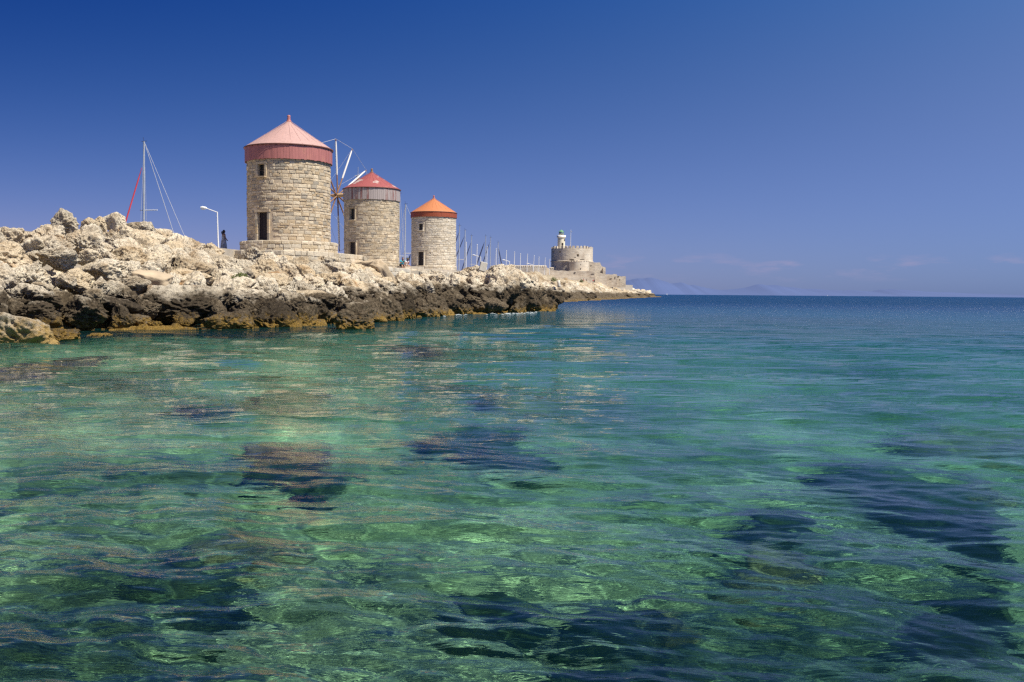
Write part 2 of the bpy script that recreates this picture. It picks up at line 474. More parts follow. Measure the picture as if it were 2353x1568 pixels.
# far shore strip in world space
W2 = np.array([(-1.5, 82), (0.0, 92), (1.6, 104), (4.8, 140), (9, 181), (14.8, 207), (21, 252), (26.9, 280), (42, 367), (61, 470), (79, 560), (84, 600)], float)
I2 = np.array([(-5, 86), (-4, 97), (-3, 112), (-1, 150), (3, 190), (7, 215), (12, 262), (17, 300), (28, 385), (44, 470), (66, 560), (76, 605)], float)
Z2 = np.array([2.6, 2.5, 3.6, 4.4, 4.7, 4.8, 4.9, 5.0, 5.2, 5.2, 3.6, 2.4])
def far_point(u, t):
    k = np.linspace(0, 1, len(W2))
    wx, wy = np.interp(u, k, W2[:, 0]), np.interp(u, k, W2[:, 1])
    ix, iy = np.interp(u, k, I2[:, 0]), np.interp(u, k, I2[:, 1])
    z = np.interp(u, k, Z2)
    return np.stack([wx + (ix - wx) * t, wy + (iy - wy) * t, z * np.clip(t, -1, 1) ** 1.0 * 1.0], -1)
us = np.linspace(0, 1, 700); ts2 = np.concatenate([np.linspace(-0.5, 0, 6)[:-1], np.linspace(0, 1.15, 44)])
Ug, Tg = np.meshgrid(us, ts2)
P = far_point(Ug.ravel(), Tg.ravel())
nrm = vnormals(P, len(ts2), len(us)); nrm *= np.sign(nrm[:, 2:3])
sc_ = (0.25 + P[:, 1:2] / 260).clip(0.4, 1.3)
P = P + nrm * sc_ * (0.9 * fbm(P * 0.22, 5, 21, 0.6) - 0.5 * np.maximum(0, 0.5 - worley(P * 0.35, 25)))[:, None]
o = link('far_rocky_shore', mesh_np('far_rocky_shore', P, grid_faces(len(ts2), len(us)), [M_ROCKFAR]))
tag(o, kind='structure')

# ------------------------------------------------------------------ pier walkway (structure)
PL = [(-46, 15), (-40, 50), (-36, 80), (-35, 108), (-27, 135), (-20, 180), (-14, 230), (-6, 290), (2, 340), (8, 400), (10, 480), (40, 520)]
PR = [(-23, 15), (-22.5, 50), (-18.4, 63.5), (-13, 112), (-7.5, 128), (-4, 165), (1, 200), (7, 240), (13, 290), (19, 335), (30, 400), (60, 500)]
PZ = [4.2, 4.2, 4.2, 4.2, 4.4, 4.7, 4.9, 4.9, 4.9, 5.2, 5.8, 6.0]
v = []; f = []
for (a, b, z) in zip(PL, PR, PZ):
    v += [(a[0], a[1], -3), (a[0], a[1], z), (b[0], b[1], z), (b[0], b[1], -3)]
for i in range(len(PL) - 1):
    for k in range(3):
        f.append((i * 4 + k, i * 4 + k + 1, i * 4 + 4 + k + 1, i * 4 + 4 + k))
f.append((0, 3, 2, 1)); n4 = 4 * (len(PL) - 1); f.append((n4, n4 + 1, n4 + 2, n4 + 3))
mb = MB(); mb.add(v, f)
tag(mb.build('pier_walkway', M_PAVE), kind='structure')

# ------------------------------------------------------------------ boulder prototypes
def ico(sub):
    bm = bmesh.new(); bmesh.ops.create_icosphere(bm, subdivisions=sub, radius=1)
    v = np.array([p.co[:] for p in bm.verts]); f = np.array([[q.index for q in p.verts] for p in bm.faces]); bm.free()
    return v, f
IV5, IF5 = ico(6); IV4, IF4 = ico(4)
def boulder_mesh(name, seed, V, F, mat, rough=1.0, smoothk=14, pits=1.0):
    rng = np.random.default_rng(seed)
    nn = rng.normal(size=(13, 3)); nn /= np.linalg.norm(nn, axis=1, keepdims=True)
    h = rng.uniform(0.74, 1.0, 13)
    d = V @ nn.T
    s_ = np.sum(np.maximum(d / h, 0) ** smoothk, axis=1) ** (1 / smoothk)
    r = 1 / np.maximum(s_, 0.6)
    P = V * r[:, None]
    off = rng.uniform(0, 50, 3)
    Q = P + off
    warp = np.stack([vnoise(Q * 1.7 + k * 9, seed + k) for k in range(3)], -1) * 0.25
    disp = 0.20 * rough * fbm(Q * 1.5, 3, seed, 0.55)
    disp -= 0.22 * pits * np.maximum(0, 0.42 - worley((Q + warp) * 2.4, seed + 3)) * 1.6
    disp -= 0.12 * pits * np.maximum(0, 0.45 - worley((Q + warp) * 5.5, seed + 4)) * 1.6
    disp += 0.07 * rough * (0.5 - np.abs(fbm(Q * 4.5, 3, seed + 7, 0.6)))
    disp += 0.03 * rough * fbm(Q * 12, 2, seed + 11)
    P = P + V * disp[:, None]
    lo, hi = P.min(0), P.max(0)
    P = (P - (lo + hi) / 2) / ((hi - lo) / 2)
    return mesh_np(name, P, F, [mat], True)
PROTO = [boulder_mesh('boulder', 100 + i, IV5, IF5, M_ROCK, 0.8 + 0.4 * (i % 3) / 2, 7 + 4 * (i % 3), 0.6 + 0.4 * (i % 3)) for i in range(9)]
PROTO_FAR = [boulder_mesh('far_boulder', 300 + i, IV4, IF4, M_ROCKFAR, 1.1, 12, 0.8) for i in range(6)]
rnd = random.Random(7)

boulders = []   # (object, photo x, photo y, radius, row, look)
def place_boulder(P, w, d, h, rot=None, proto=None, tilt=0.18):
    o = link('boulder', proto or rnd.choice(PROTO), None, P)
    o.scale = (w / 2, d / 2, h / 2)
    o.rotation_euler = rot if rot else (rnd.uniform(-tilt, tilt), rnd.uniform(-tilt, tilt), rnd.choice((0, math.pi)) + rnd.uniform(-.3, .3))
    return o
HERO = [  # photo x, y of the centre, width, height on the photograph
 (29,549,70,56),(151,517,74,64),(208,524,44,44),(232,518,36,40),(263,512,50,46),(110,546,98,58),(322,524,62,30),(325,554,92,60),(371,536,46,28),
 (395,555,66,44),(422,575,66,62),(456,564,48,32),(480,592,66,64),(351,593,72,58),(28,605,135,100),(139,593,84,50),(205,590,48,36),
 (234,576,52,38),(522,639,74,52),(557,617,46,42),(171,645,84,56),(235,622,105,50),(293,622,56,48),(61,560,60,50),(250,595,44,34),
 (70,690,150,72),(20,718,66,66),(93,727,110,72),(195,720,122,72),(273,705,100,44),(302,738,78,36),(410,700,210,88),(354,748,30,24),(523,737,112,54),
 (440,640,110,50),(300,660,90,50),(582,581,52,36),(613,586,34,30),(613,655,96,52),(692,618,58,54),(754,606,54,42),(650,600,44,28),
 (752,649,66,46),(833,636,76,56),(723,691,118,48),(789,680,96,44),(613,718,98,64),(719,728,76,42),(653,690,90,40),(700,655,60,44),
 (923,640,46,34),(993,631,62,42),(978,677,60,60),(1090,630,62,38),(1149,630,66,44),(1125,680,96,58),(1156,658,40,32),(1188,668,84,92),
 (1217,686,58,66),(1053,682,66,56),(897,682,74,46),(934,713,90,30),(1130,703,76,44),(1248,680,52,38),(1150,668,90,84),(1020,655,60,36),
 (940,670,60,44),(860,700,80,44),(850,670,60,40),(1060,640,50,34),(1085,700,60,40),(1020,702,60,40),(476,700,100,60),(560,690,90,50),
]
for (x, y, w, h) in HERO:
    P, t = bank_from_pixel(x, y)
    s_ = P.y / 2300
    W_, H_ = w * s_ * 1.08, h * s_ * 1.12
    dp = 0.85 * W_
    P = P + Vector((P.x / P.y, 1, 0)) * (0.10 * dp) + Vector((0, 0, -0.02))
    o = place_boulder(P, W_, dp, H_)
    boulders.append((o, x, y, max(W_, H_) / 2, t))
def fill(n_try, r0, r1, tlo, thi, limit, k, flat=1.0):
    c = 0
    for _ in range(n_try):
        if c >= limit: break
        x = rnd.uniform(-330, 1255); t = rnd.uniform(tlo, thi)
        # world-uniform thinning (near columns are denser in the picture)
        P = Vector(bank_point(np.array([x]), np.array([t]))[0])
        r = rnd.uniform(r0, r1)
        if any((P - b[0].location).length < k * (r + b[3]) for b in boulders): continue
        y = hz(x) - (P.z - CAMH) / P.y * 2300
        sx, sy, sz = (rnd.uniform(0.85, 1.2) for _ in range(3))
        o = place_boulder(P + Vector((0, 0.1, -0.1 * r)), 2 * r * sx, 2 * r * sy, 2 * r * sz * flat, rot=(rnd.uniform(0, 6.28), rnd.uniform(-.7, .7), rnd.uniform(0, 6.28)))
        boulders.append((o, x, y, r, t)); c += 1
fill(4000, 1.0, 1.4, 0.0, 0.35, 30, 0.86)
fill(12000, 0.75, 1.0, 0.05, 0.86, 80, 0.84)
fill(16000, 0.38, 0.62, 0.05, 0.93, 100, 0.78)

ZONES = [(-999, 60, 'at the far left'), (60, 185, 'below the tallest peak'), (185, 290, 'left of the red furled sail'),
         (290, 400, 'below the tall grey mast'), (400, 480, 'left of the street lamp'), (480, 560, 'below the standing woman'),
         (560, 650, 'below the largest windmill'), (650, 750, 'below the round platform'), (750, 850, 'below the platform wall'),
         (850, 935, 'below the middle windmill'), (935, 1045, 'below the orange-roofed windmill'), (1045, 1140, 'below the harbour masts'), (1140, 1999, 'at the seaward tip')]
ORD = ['first', 'second', 'third', 'fourth', 'fifth', 'sixth', 'seventh', 'eighth', 'ninth', 'tenth', 'eleventh', 'twelfth', 'thirteenth', 'fourteenth', 'fifteenth', 'sixteenth']
def rowof(t): return 0 if t > 0.84 else 1 if t > 0.55 else 2 if t > 0.28 else 3
ROWN = ['on the crest', 'on the upper slope', 'halfway up', 'by the water']
LOOK = ['pale cream', 'pale pitted', 'brown weathered', 'dark craggy']
cells = {}
for b in boulders:
    zi = next(i for i, z in enumerate(ZONES) if z[0] <= b[1] < z[1])
    cells.setdefault((zi, rowof(b[4])), []).append(b)
for (zi, ro), lst in cells.items():
    lst.sort(key=lambda b: b[1])
    for k, b in enumerate(lst):
        ordw = ORD[k] if k < len(ORD) else 'last'
        tag(b[0], f"{LOOK[ro]} boulder {ROWN[ro]} {ZONES[zi][2]}, {ordw} from left", 'boulder', 'boulders of the breakwater bank')

# named single rocks standing in the water
def hero_mesh(name, seed, sub_v, sub_f, rough, pits, fn=None, mat=None):
    me = boulder_mesh(name, seed, sub_v, sub_f, mat or M_ROCK, rough, 10, pits)
    if fn:
        c = np.zeros(len(sub_v) * 3); me.vertices.foreach_get('co', c); c = fn(c.reshape(-1, 3)); me.vertices.foreach_set('co', c.ravel()); me.update()
    return me
def islet_fn(c):
    z = (c[:, 2] + 1) / 2
    k = 1.0 - 0.22 * np.sin(np.clip(z, 0, 1) * math.pi * 0.9 + 0.15) * (c[:, 0] < 0.2) + 0.35 * np.maximum(0, 0.35 - z) * 2
    c = c.copy(); c[:, 0] = c[:, 0] * k + 0.45 * np.maximum(0, 0.4 - z); c[:, 2] = np.where(c[:, 2] > 0.75, 0.75 + (c[:, 2] - 0.75) * .3, c[:, 2])
    return c
wp = water_at(806, 757)
o = link('sea_rock', hero_mesh('sea_rock', 41, IV5, IF5, 1.1, 0.9, islet_fn), None, (wp.x, wp.y + 0.7, 0.38))
o.scale = (0.88, 0.75, 0.86)
tag(o, 'dark squat rock standing alone in the water off the bank', 'rock')
wp = water_at(40, 792)
def fg_fn(c):
    c = c.copy(); c[:, 0] += 0.25 * np.maximum(0, -c[:, 2]) * (c[:, 0] > 0) ; return c
o = link('sea_rock', hero_mesh('sea_rock', 57, IV5, IF5, 0.9, 0.8, fg_fn, M_ROCKDRY), None, (wp.x - 0.15, wp.y + 0.7, 0.1))
o.scale = (1.05, 0.85, 0.78)
tag(o, 'cream topped rock with yellow foot, nearest to the viewer at the left edge', 'rock')
wp = water_at(125, 778)
o = link('sea_rock', PROTO[2], None, (wp.x, wp.y + 0.3, 0.02)); o.scale = (0.75, 0.6, 0.3)
tag(o, 'low ochre rock in the shallows behind the nearest cream rock', 'rock')
wp = water_at(222, 771)
o = link('sea_rock', PROTO[4], None, (wp.x, wp.y, -0.08)); o.scale = (0.42, 0.5, 0.17)
tag(o, 'small yellow rock barely breaking the surface near the left bank', 'rock')
# leaning smooth slab
P, t = bank_from_pixel(868, 634)
def slab_fn(c):
    d = c / (np.linalg.norm(c, axis=1, keepdims=True) + 1e-9)
    b = d / np.maximum(np.abs(d).max(1, keepdims=True), 1e-6)
    sk = b * 0.86 + d * 0.14
    sk[:, 0] += 0.18 * sk[:, 2] * sk[:, 1]
    return sk + d * (0.07 * fbm(d * 2.3 + 4, 3, 12) + 0.03 * fbm(d * 7, 3, 13))[:, None]
P = at(880, 634, 70)
o = link('leaning_slab', hero_mesh('leaning_slab', 77, IV4, IF4, 0.45, 0.12, slab_fn, M_SLAB), None, P)
o.scale = (0.42, 1.0, 1.05); o.rotation_euler = (0.15, -0.50, 0.45)
tag(o, 'smooth brown rock slab leaning below the middle windmill', 'rock')
P = at(845, 606, 72)
o = link('flat_ledge', hero_mesh('flat_ledge', 78, IV4, IF4, 0.6, 0.3, slab_fn, M_SLAB), None, P)
o.scale = (1.05, 0.9, 0.22); o.rotation_euler = (0.05, -0.12, 0.1)
tag(o, 'flat brown ledge of rock lying against the leaning slab', 'rock')
P, t = bank_from_pixel(366, 649)
o = link('smooth_boulder', hero_mesh('smooth_boulder', 79, IV4, IF4, 0.3, 0.05, slab_fn, M_SLAB), None, P + Vector((0, -0.9, 0.1)))
o.scale = (0.72, 0.5, 0.30); o.rotation_euler = (0.25, 0.22, 0.1)
tag(o, 'smooth tan block lying among rough boulders halfway up, below the tall mast', 'rock')
# arch rock
aw = water_at(1278, 709)
o = link('arch_rock', hero_mesh('arch_rock', 83, IV5, IF5, 1.0, 0.7), None, (aw.x - 0.1, aw.y + 1.0, 0.75))
o.scale = (1.05, 1.3, 0.72); o.rotation_euler = (0, -0.28, 0)
tag(o, 'dark rock reaching down to the water at the seaward tip of the bank', 'rock')

# far boulders
FZ = [(0, .35, 'behind the dark tip'), (.35, .5, 'below the parked cars'), (.5, .65, 'below the long fort wall'), (.65, .8, 'below the fort towers'), (.8, 1.01, 'on the point beyond the fort')]
cells = {}
for k in range(104):
    u = rnd.uniform(0.12, 0.99) if k > 20 else rnd.uniform(0.30, 0.7); t = rnd.choice((rnd.uniform(0.05, 0.5), rnd.uniform(0.3, 1.0)))
    P = Vector(far_point(np.array([u]), np.array([t]))[0])
    r = (0.5 + P.y / 330) * rnd.uniform(0.7, 1.5)
    o = link('shore_rock', rnd.choice(PROTO_FAR), None, P + Vector((0, 0, 0.1 * r)))
    o.scale = (r * rnd.uniform(.9, 1.5), r, r * rnd.uniform(.45, .85)); o.rotation_euler = (rnd.uniform(-.3, .3), rnd.uniform(-.3, .3), rnd.uniform(0, 6.28))
    zi = next(i for i, z in enumerate(FZ) if z[0] <= u < z[1])
    cells.setdefault((zi, 0 if t > .6 else 1 if t > .28 else 2), []).append(o)
for (zi, ro), lst in cells.items():
    lst.sort(key=lambda q: q.location.x / q.location.y)
    for k, o in enumerate(lst):
        tag(o, f"far {['pale', 'tan', 'dark'][ro]} rock {['high up', 'midway down', 'at the waterline'][ro]} {FZ[zi][2]}, {ORD[k] if k < 16 else 'last'} from left", 'rock', 'rocks of the far shore')

# ------------------------------------------------------------------ masonry
def stone_variant(seed):
    r = random.Random(seed)
    j = lambda a: r.uniform(-a, a)
    back = [(-.5, 0, -.5), (.5, 0, -.5), (.5, 0, .5), (-.5, 0, .5)]
    fr = [(x * (.90 + j(.05)), 1 + j(.25), z * (.86 + j(.08))) for x, _, z in back]
    vs = back + fr + [(j(.1), 1.25 + j(.2), j(.1))]
    fs = [(0, 1, 5, 4), (1, 2, 6, 5), (2, 3, 7, 6), (3, 0, 4, 7), (4, 5, 8), (5, 6, 8), (6, 7, 8), (7, 4, 8)]
    return vs, fs
SV = [stone_variant(i) for i in range(10)]
_stone_cache = {}
def stone_mesh(i, mat):
    k = (i, mat.name)
    if k not in _stone_cache:
        me = bpy.data.meshes.new('stone'); me.from_pydata(*[SV[i][0], [], SV[i][1]]); me.materials.append(mat); _stone_cache[k] = me
    return _stone_cache[k]
def masonry(root, path, length, z0, z1, hc, wc, mat, proud=0.05, openings=(), seed=0, maxparts=300, prio=None, jitter=0.25, gap=0.02, name='stone', skip=0.0, und=0.0):
    """path(s) -> (x, y, nx, ny) in the root's frame; openings: (s0, s1, z0, z1)"""
    r = random.Random(seed)
    items = []
    z = z0; row = 0
    while z < z1 - 0.04:
        h = min(hc * r.uniform(1 - jitter, 1 + jitter), z1 - z)
        if z1 - z - h < 0.08: h = z1 - z
        s = -r.uniform(0, wc)
        while s < length:
            w = wc * r.uniform(0.45, 1.7)
            a, b = max(s, 0), min(s + w, length)
            pieces = [(a, b)]
            for (o0, o1, oz0, oz1) in openings:
                if z + h > oz0 + .03 and z < oz1 - .03:
                    np_ = []
                    for (p, q) in pieces:
                        if q <= o0 or p >= o1: np_.append((p, q))
                        else:
                            if p < o0: np_.append((p, o0))
                            if q > o1: np_.append((o1, q))
                    pieces = np_
            for (p, q) in pieces:
                if q - p > 0.07 and r.random() >= skip:
                    items.append(((p + q) / 2, z + h / 2 + und * math.sin((p + q) * .65 + row * 1.7) + und * .4 * r.uniform(-1, 1), q - p - gap, (h - gap * r.uniform(.6, 1.6)) * (1 - 6 * und * r.random()), proud * r.uniform(0.35, 1.5), r.randrange(10), r.random()))
            s += w
        z += h; row += 1
    if prio: items.sort(key=prio)
    else: r.shuffle(items)
    parts, rest = items[:maxparts], items[maxparts:]
    for (s, z, w, h, d, k, q) in parts:
        x, y, nx, ny = path(s)
        o = link(name, stone_mesh(k, mat), root, (x, y, z))
        o.rotation_euler = ((q - .5) * .0, 0, math.atan2(ny, nx) - math.pi / 2)
        o.scale = (w, d, h)
    if rest:
        V = []; F = []; A = []
        for (s, z, w, h, d, k, q) in rest:
            x, y, nx, ny = path(s); vs, fs = SV[k]; b = len(V)
            for (vx, vy, vz) in vs:
                lx, ly = vx * w, vy * d
                V.append((x + lx * ny + ly * nx, y - lx * nx + ly * ny, z + vz * h)); A.append(q)
            F += [tuple(i + b for i in reversed(f_)) for f_ in fs]
        me = bpy.data.meshes.new('stonework'); me.from_pydata(V, [], F); me.materials.append(mat)
        a = me.attributes.new('rnd', 'FLOAT', 'POINT'); a.data.foreach_set('value', np.array(A, np.float32))
        o = link('stonework', me, root); o['kind'] = 'stuff'
    return items
def circ(R, a0=0.0):
    return lambda s: (R * math.cos(a0 + s / R), R * math.sin(a0 + s / R), math.cos(a0 + s / R), math.sin(a0 + s / R))
def core_cylinder(root, R, z0, z1, opens, mat, Rt=None, name='wall_core', depth=0.30):
    """round wall with real recesses at the openings: (ang0, ang1, z0, z1)"""
    Rt = Rt or R
    angs = sorted(set([2 * math.pi * k / 72 for k in range(73)] + [a for o_ in opens for a in (o_[0] % (2 * math.pi), o_[1] % (2 * math.pi))]))
    zs = sorted(set([z0 + (z1 - z0) * k / 4 for k in range(5)] + [z for o_ in opens for z in o_[2:4]]))
    rad = lambda z: R + (Rt - R) * (z - z0) / (z1 - z0)
    mb = MB()
    pt = lambda a, z, d=0: ((rad(z) - d) * math.cos(a), (rad(z) - d) * math.sin(a), z)
    def inside(am, zm):
        return any(o_[0] % (2 * math.pi) < am < o_[1] % (2 * math.pi) and o_[2] < zm < o_[3] for o_ in opens)
    for a, b in zip(angs[:-1], angs[1:]):
        for c, d in zip(zs[:-1], zs[1:]):
            if b - a < 1e-6 or d - c < 1e-6: continue
            if not inside((a + b) / 2, (c + d) / 2):
                mb.add([pt(a, c), pt(b, c), pt(b, d), pt(a, d)], [(0, 1, 2, 3)])
    for (a, b, c, d) in opens:
        a %= 2 * math.pi; b %= 2 * math.pi
        D_ = depth
        mb.add([pt(a, c), pt(b, c), pt(b, d), pt(a, d), pt(a, c, D_), pt(b, c, D_), pt(b, d, D_), pt(a, d, D_)],
               [(0, 1, 5, 4), (1, 2, 6, 5), (2, 3, 7, 6), (3, 0, 4, 7), (4, 5, 6, 7)])
    return mb.build(name, mat, root)

def windmill(label, cx, cy, R, zb, zt, zr, za, zf, Rband, Rrim, mats, door, win, hc, wc, seed, planks, holes=()):
    """zb base, zt wall top / band foot, zr rim, za apex, zf finial tip; door/win = (angle from the viewer's line, width, z0, z1)"""
    stone, mortar, band, cone = mats
    root = thing('windmill', label, 'windmill', (cx, cy, 0), 0, 'stone windmills on the mole')
    va = math.atan2(-cy, -cx)          # towards the camera
    opens = []
    for (ang, w, z0, z1) in [door, win] + list(holes):
        a = va + ang
        opens.append((a - w / 2 / R, a + w / 2 / R, z0, z1))
    core_cylinder(root, R - 0.045, zb - 1.2, zt + 0.05, opens, mortar)
    s_op = [((a % (2 * math.pi)) * R, (b % (2 * math.pi)) * R, c, d) for (a, b, c, d) in opens]
    s_op = [(a - .16 if i < 2 else a, b + .16 if i < 2 else b, c, d + .17 if i < 2 else d) for i, (a, b, c, d) in enumerate(s_op)]
    vs = (va % (2 * math.pi)) * R
    def prio(it):
        d = abs(it[0] - vs); d = min(d, 2 * math.pi * R - d)
        return d / R * 1.2 - it[2] * it[3] * 3
    masonry(root, circ(R - 0.05), 2 * math.pi * R, zb - 0.9, zt, hc, wc, stone, 0.034, s_op, seed, 300, prio, 0.35, 0.016, 'stone', 0.015, 0.022)
    # door, window, their stone surrounds
    for nm, (ang, w, z0, z1), (a, b, c, d) in (('door', door, opens[0]), ('window', win, opens[1])):
        am = (a + b) / 2; n = (math.cos(am), math.sin(am)); rz = am - math.pi / 2
        P = lambda r_, z, sx=0: (n[0] * r_ - n[1] * sx * -1 * -1, n[1] * r_ + n[0] * sx * -1 * -1, z)
        mb = MB(); mb.box(P(R - 0.29, (z0 + z1) / 2), (w + .1, 0.05, z1 - z0), rz)
        dd = mb.build(nm, M_DOOR if nm == 'door' else M_DARKGLASS, root)
        if nm == 'door':
            for k in (-1, 0, 1):
                m2 = MB(); m2.box(P(R - 0.255, (z0 + z1) / 2, k * w / 3), (w / 3 - 0.02, 0.02, z1 - z0 - 0.05), rz); m2.build('door_board', M_DOOR, dd)
            m2 = MB(); m2.box(P(R - 0.23, (z0 + z1) / 2, w * .3), (0.03, 0.04, 0.12), rz); m2.build('handle', M_ALU, dd)
        else:
            m2 = MB()
            for sx in (-w / 2, 0, w / 2): m2.box(P(R - 0.24, (z0 + z1) / 2, sx), (0.05, 0.05, z1 - z0), rz)
            for zz in (z0, (z0 + z1) / 2, z1): m2.box(P(R - 0.235, zz), (w, 0.05, 0.05), rz)
            m2.build('window_frame', M_FRAME, dd)
        for sgn in (-1, 1):
            nj = max(2, int((z1 - z0) / 0.42))
            for k in range(nj):
                h = (z1 - z0) / nj
                m2 = MB(); m2.box(P(R - 0.05, z0 + h * (k + .5), sgn * (w / 2 + .08 )), (0.16 , 0.12, h - .015), rz); m2.build('jamb_stone', stone, root)
        m2 = MB(); m2.box(P(R - 0.05, z1 + .09), (w + .42, 0.14, 0.16), rz); m2.build('lintel', stone, root)
        m2 = MB(); m2.box(P(R + 0.0, z0 - .05), (w + .3, 0.3, 0.09), rz); m2.build('sill', stone, root)
    # boarded band
    if planks:
        m2 = MB(); m2.lathe([(Rband - .06, zt - .02), (Rband - .06, zr)], 72); m2.build('band_frame', M_RIM if band is M_PLANK else band, root)
        w = 2 * math.pi * Rband / planks
        me = {}
        rr = random.Random(seed + 5)
        for k in range(planks):
            ang = 2 * math.pi * k / planks
            key = k % 5
            if key not in me:
                mb = MB(); hh = zr - zt + rr.uniform(-.05, .05)
                mb.box((0, 0, hh / 2), (w - (0.014 if band is M_PLANK else 0.004), 0.035, hh)); tmp = mb.build('plank', band, root); me[key] = tmp.data; o = tmp
            else:
                o = link('plank', me[key], root)
            q = Rband + rr.uniform(-.012, .012)
            o.location = (q * math.cos(ang), q * math.sin(ang), zt - rr.uniform(0, .05)); o.rotation_euler = (0, 0, ang - math.pi / 2 + rr.uniform(-.03, .03))
    # roof
    mb = MB(); nseg = 96
    prof = [(Rrim, zr), (Rrim * .985, zr + .03)] + [(Rrim * (1 - k / 12), zr + .03 + (za - zr - .03) * (k / 12)) for k in range(1, 12)] + [(0.12, za)]
    mb.lathe(prof, nseg)
    mb.lathe([(Rrim, zr), (Rband - .1, zr - .02)], nseg)
    rf = mb.build('roof', cone, root)
    mb = MB()
    for k in range(24):
        a = 2 * math.pi * k / 24
        mb.tube([((Rrim * .99) * math.cos(a), Rrim * .99 * math.sin(a), zr + .035), (0.14 * math.cos(a), 0.14 * math.sin(a), za)], 0.006, 4, False)
    mb.build('roof_seam', cone, rf)
    mb = MB(); mb.lathe([(Rrim + .015, zr - .045), (Rrim + .03, zr), (Rrim + .015, zr + .03)], nseg); mb.build('eaves_rim', M_RIM if planks else cone, root)
    mb = MB(); H = zf - za
    mb.lathe([(0.17, za - .06), (0.16, za + H * .12), (0.10, za + H * .3), (0.13, za + H * .42), (0.09, za + H * .55), (0.12, za + H * .75), (0.10, za + H * .93), (0.0, zf)], 14)
    mb.build('finial', M_PINKBAND if not planks or cone is not M_RED else M_SPAR, root)
    return root

m1 = windmill('largest stone windmill with pale pink cone roof and dusty red band', -15.6, 70, 2.86, 4.9, 10.36, 11.32, 13.28, 13.72, 2.95, 3.03,
              (M_ST1, M_MORTAR, M_PINKBAND, M_PINK), (-0.67, 0.86, 4.9, 6.8), (-0.70, 0.58, 9.2, 10.0), 0.205, 0.37, 1, 96)
m2_ = windmill('middle stone windmill with peeling red cone roof and bare grey planks', -14.9, 106, 2.90, 4.95, 11.05, 12.25, 14.10, 14.50, 2.96, 3.05,
              (M_ST2, M_MORTAR, M_PLANK, M_RED), (-0.78, 0.95, 4.95, 6.65), (-0.78, 0.72, 8.95, 10.1), 0.22, 0.38, 2, 84,
              holes=[(-0.33, .16, 6.85, 7.0), (-0.02, .16, 6.85, 7.0), (0.26, .16, 6.8, 6.95), (0.80, .3, 5.5, 5.75), (0.62, .12, 6.3, 6.42)])
m3 = windmill('smallest pale stone windmill with bright orange cone roof', -10.25, 130, 2.90, 4.95, 11.13, 11.75, 13.65, 14.05, 2.97, 3.02,
              (M_ST3, M_MORTAR3, M_ORBAND, M_ORANGE), (-0.61, 0.86, 4.95, 6.65), (-0.61, 0.62, 9.4, 10.2), 0.24, 0.42, 3, 84)

# sail wheel of the middle windmill (turned to the harbour)
wc = Vector((-14.9, 106, 0)); n = Vector((-0.80, 0.60, 0)).normalized(); n = (Matrix.Rotation(0.14, 3, 'Z') @ n)
hub = wc + n * 4.35; hub.z = 11.85
uu = Vector((0, 0, 1)); vv = n.cross(uu).normalized()
mb = MB(); mb.tube([hub - n * 3.2 - wc, hub + n * 0.9 - wc], [0.24, 0.2], 12); ax = mb.build('sail_axle', M_HUB, m2_)
tips = []
for k in range(12):
    a = 2 * math.pi * k / 12 - 0.05
    d = uu * math.cos(a) + vv * math.sin(a)
    b0 = hub - wc + n * (0.35 if k % 2 else .2)
    tip = b0 + d * 6.0
    tips.append(tip)
    mb = MB(); mb.tube([b0, tip], [0.085, 0.05], 8); sp = mb.build('sail_spar', M_SPAR, m2_)
    mb = MB(); mb.tube([b0 + d * 2.1, b0 + d * 2.4, b0 + d * 4.2, b0 + d * 5.5, b0 + d * 5.75], [0.06, 0.10, 0.095, 0.08, 0.05], 10); mb.build('rolled_sail', M_CANVAS, sp)
mb = MB(); front = hub - wc + n * 2.6
for k in range(12):
    mb.tube([tips[k], tips[(k + 1) % 12]], 0.018, 4, False)
    mb.tube([tips[k], front], 0.012, 4, False)
mb.build('sail_rigging', M_ROPE, m2_)
mb = MB(); mb.tube([hub - wc, front], [.09, .05], 8); mb.build('bowsprit', M_SPAR, m2_)

# platforms under the windmills
def round_platform(label, cx, cy, R, z0, z1, seed, mat, steps=False):
    root = thing('round_plinth', label, 'stone platform', (cx, cy, 0))
    va = math.atan2(-cy, -cx)
    mb = MB(); mb.lathe([(R - .05, z0), (R - .05, z1 - .01), (0.0, z1 - .005)], 64); mb.build('plinth_core', M_MORTAR3, root)
    vs = (va % (2 * math.pi)) * R
    masonry(root, circ(R - .055), 2 * math.pi * R, z0, z1 - .02, 0.27, 0.42, mat, 0.05, (), seed, 110, lambda it: min(abs(it[0] - vs), 2 * math.pi * R - abs(it[0] - vs)))
    return root
round_platform('low round plinth of honey blocks under the largest windmill', -15.6, 70, 3.34, 3.6, 4.9, 11, M_PLAT)
round_platform('low round plinth under the orange-roofed windmill', -10.25, 130, 3.02, 3.4, 4.93, 12, M_ST3)
round_platform('rough round plinth under the middle windmill', -14.9, 106, 3.0, 3.4, 4.6, 13, M_ST2)
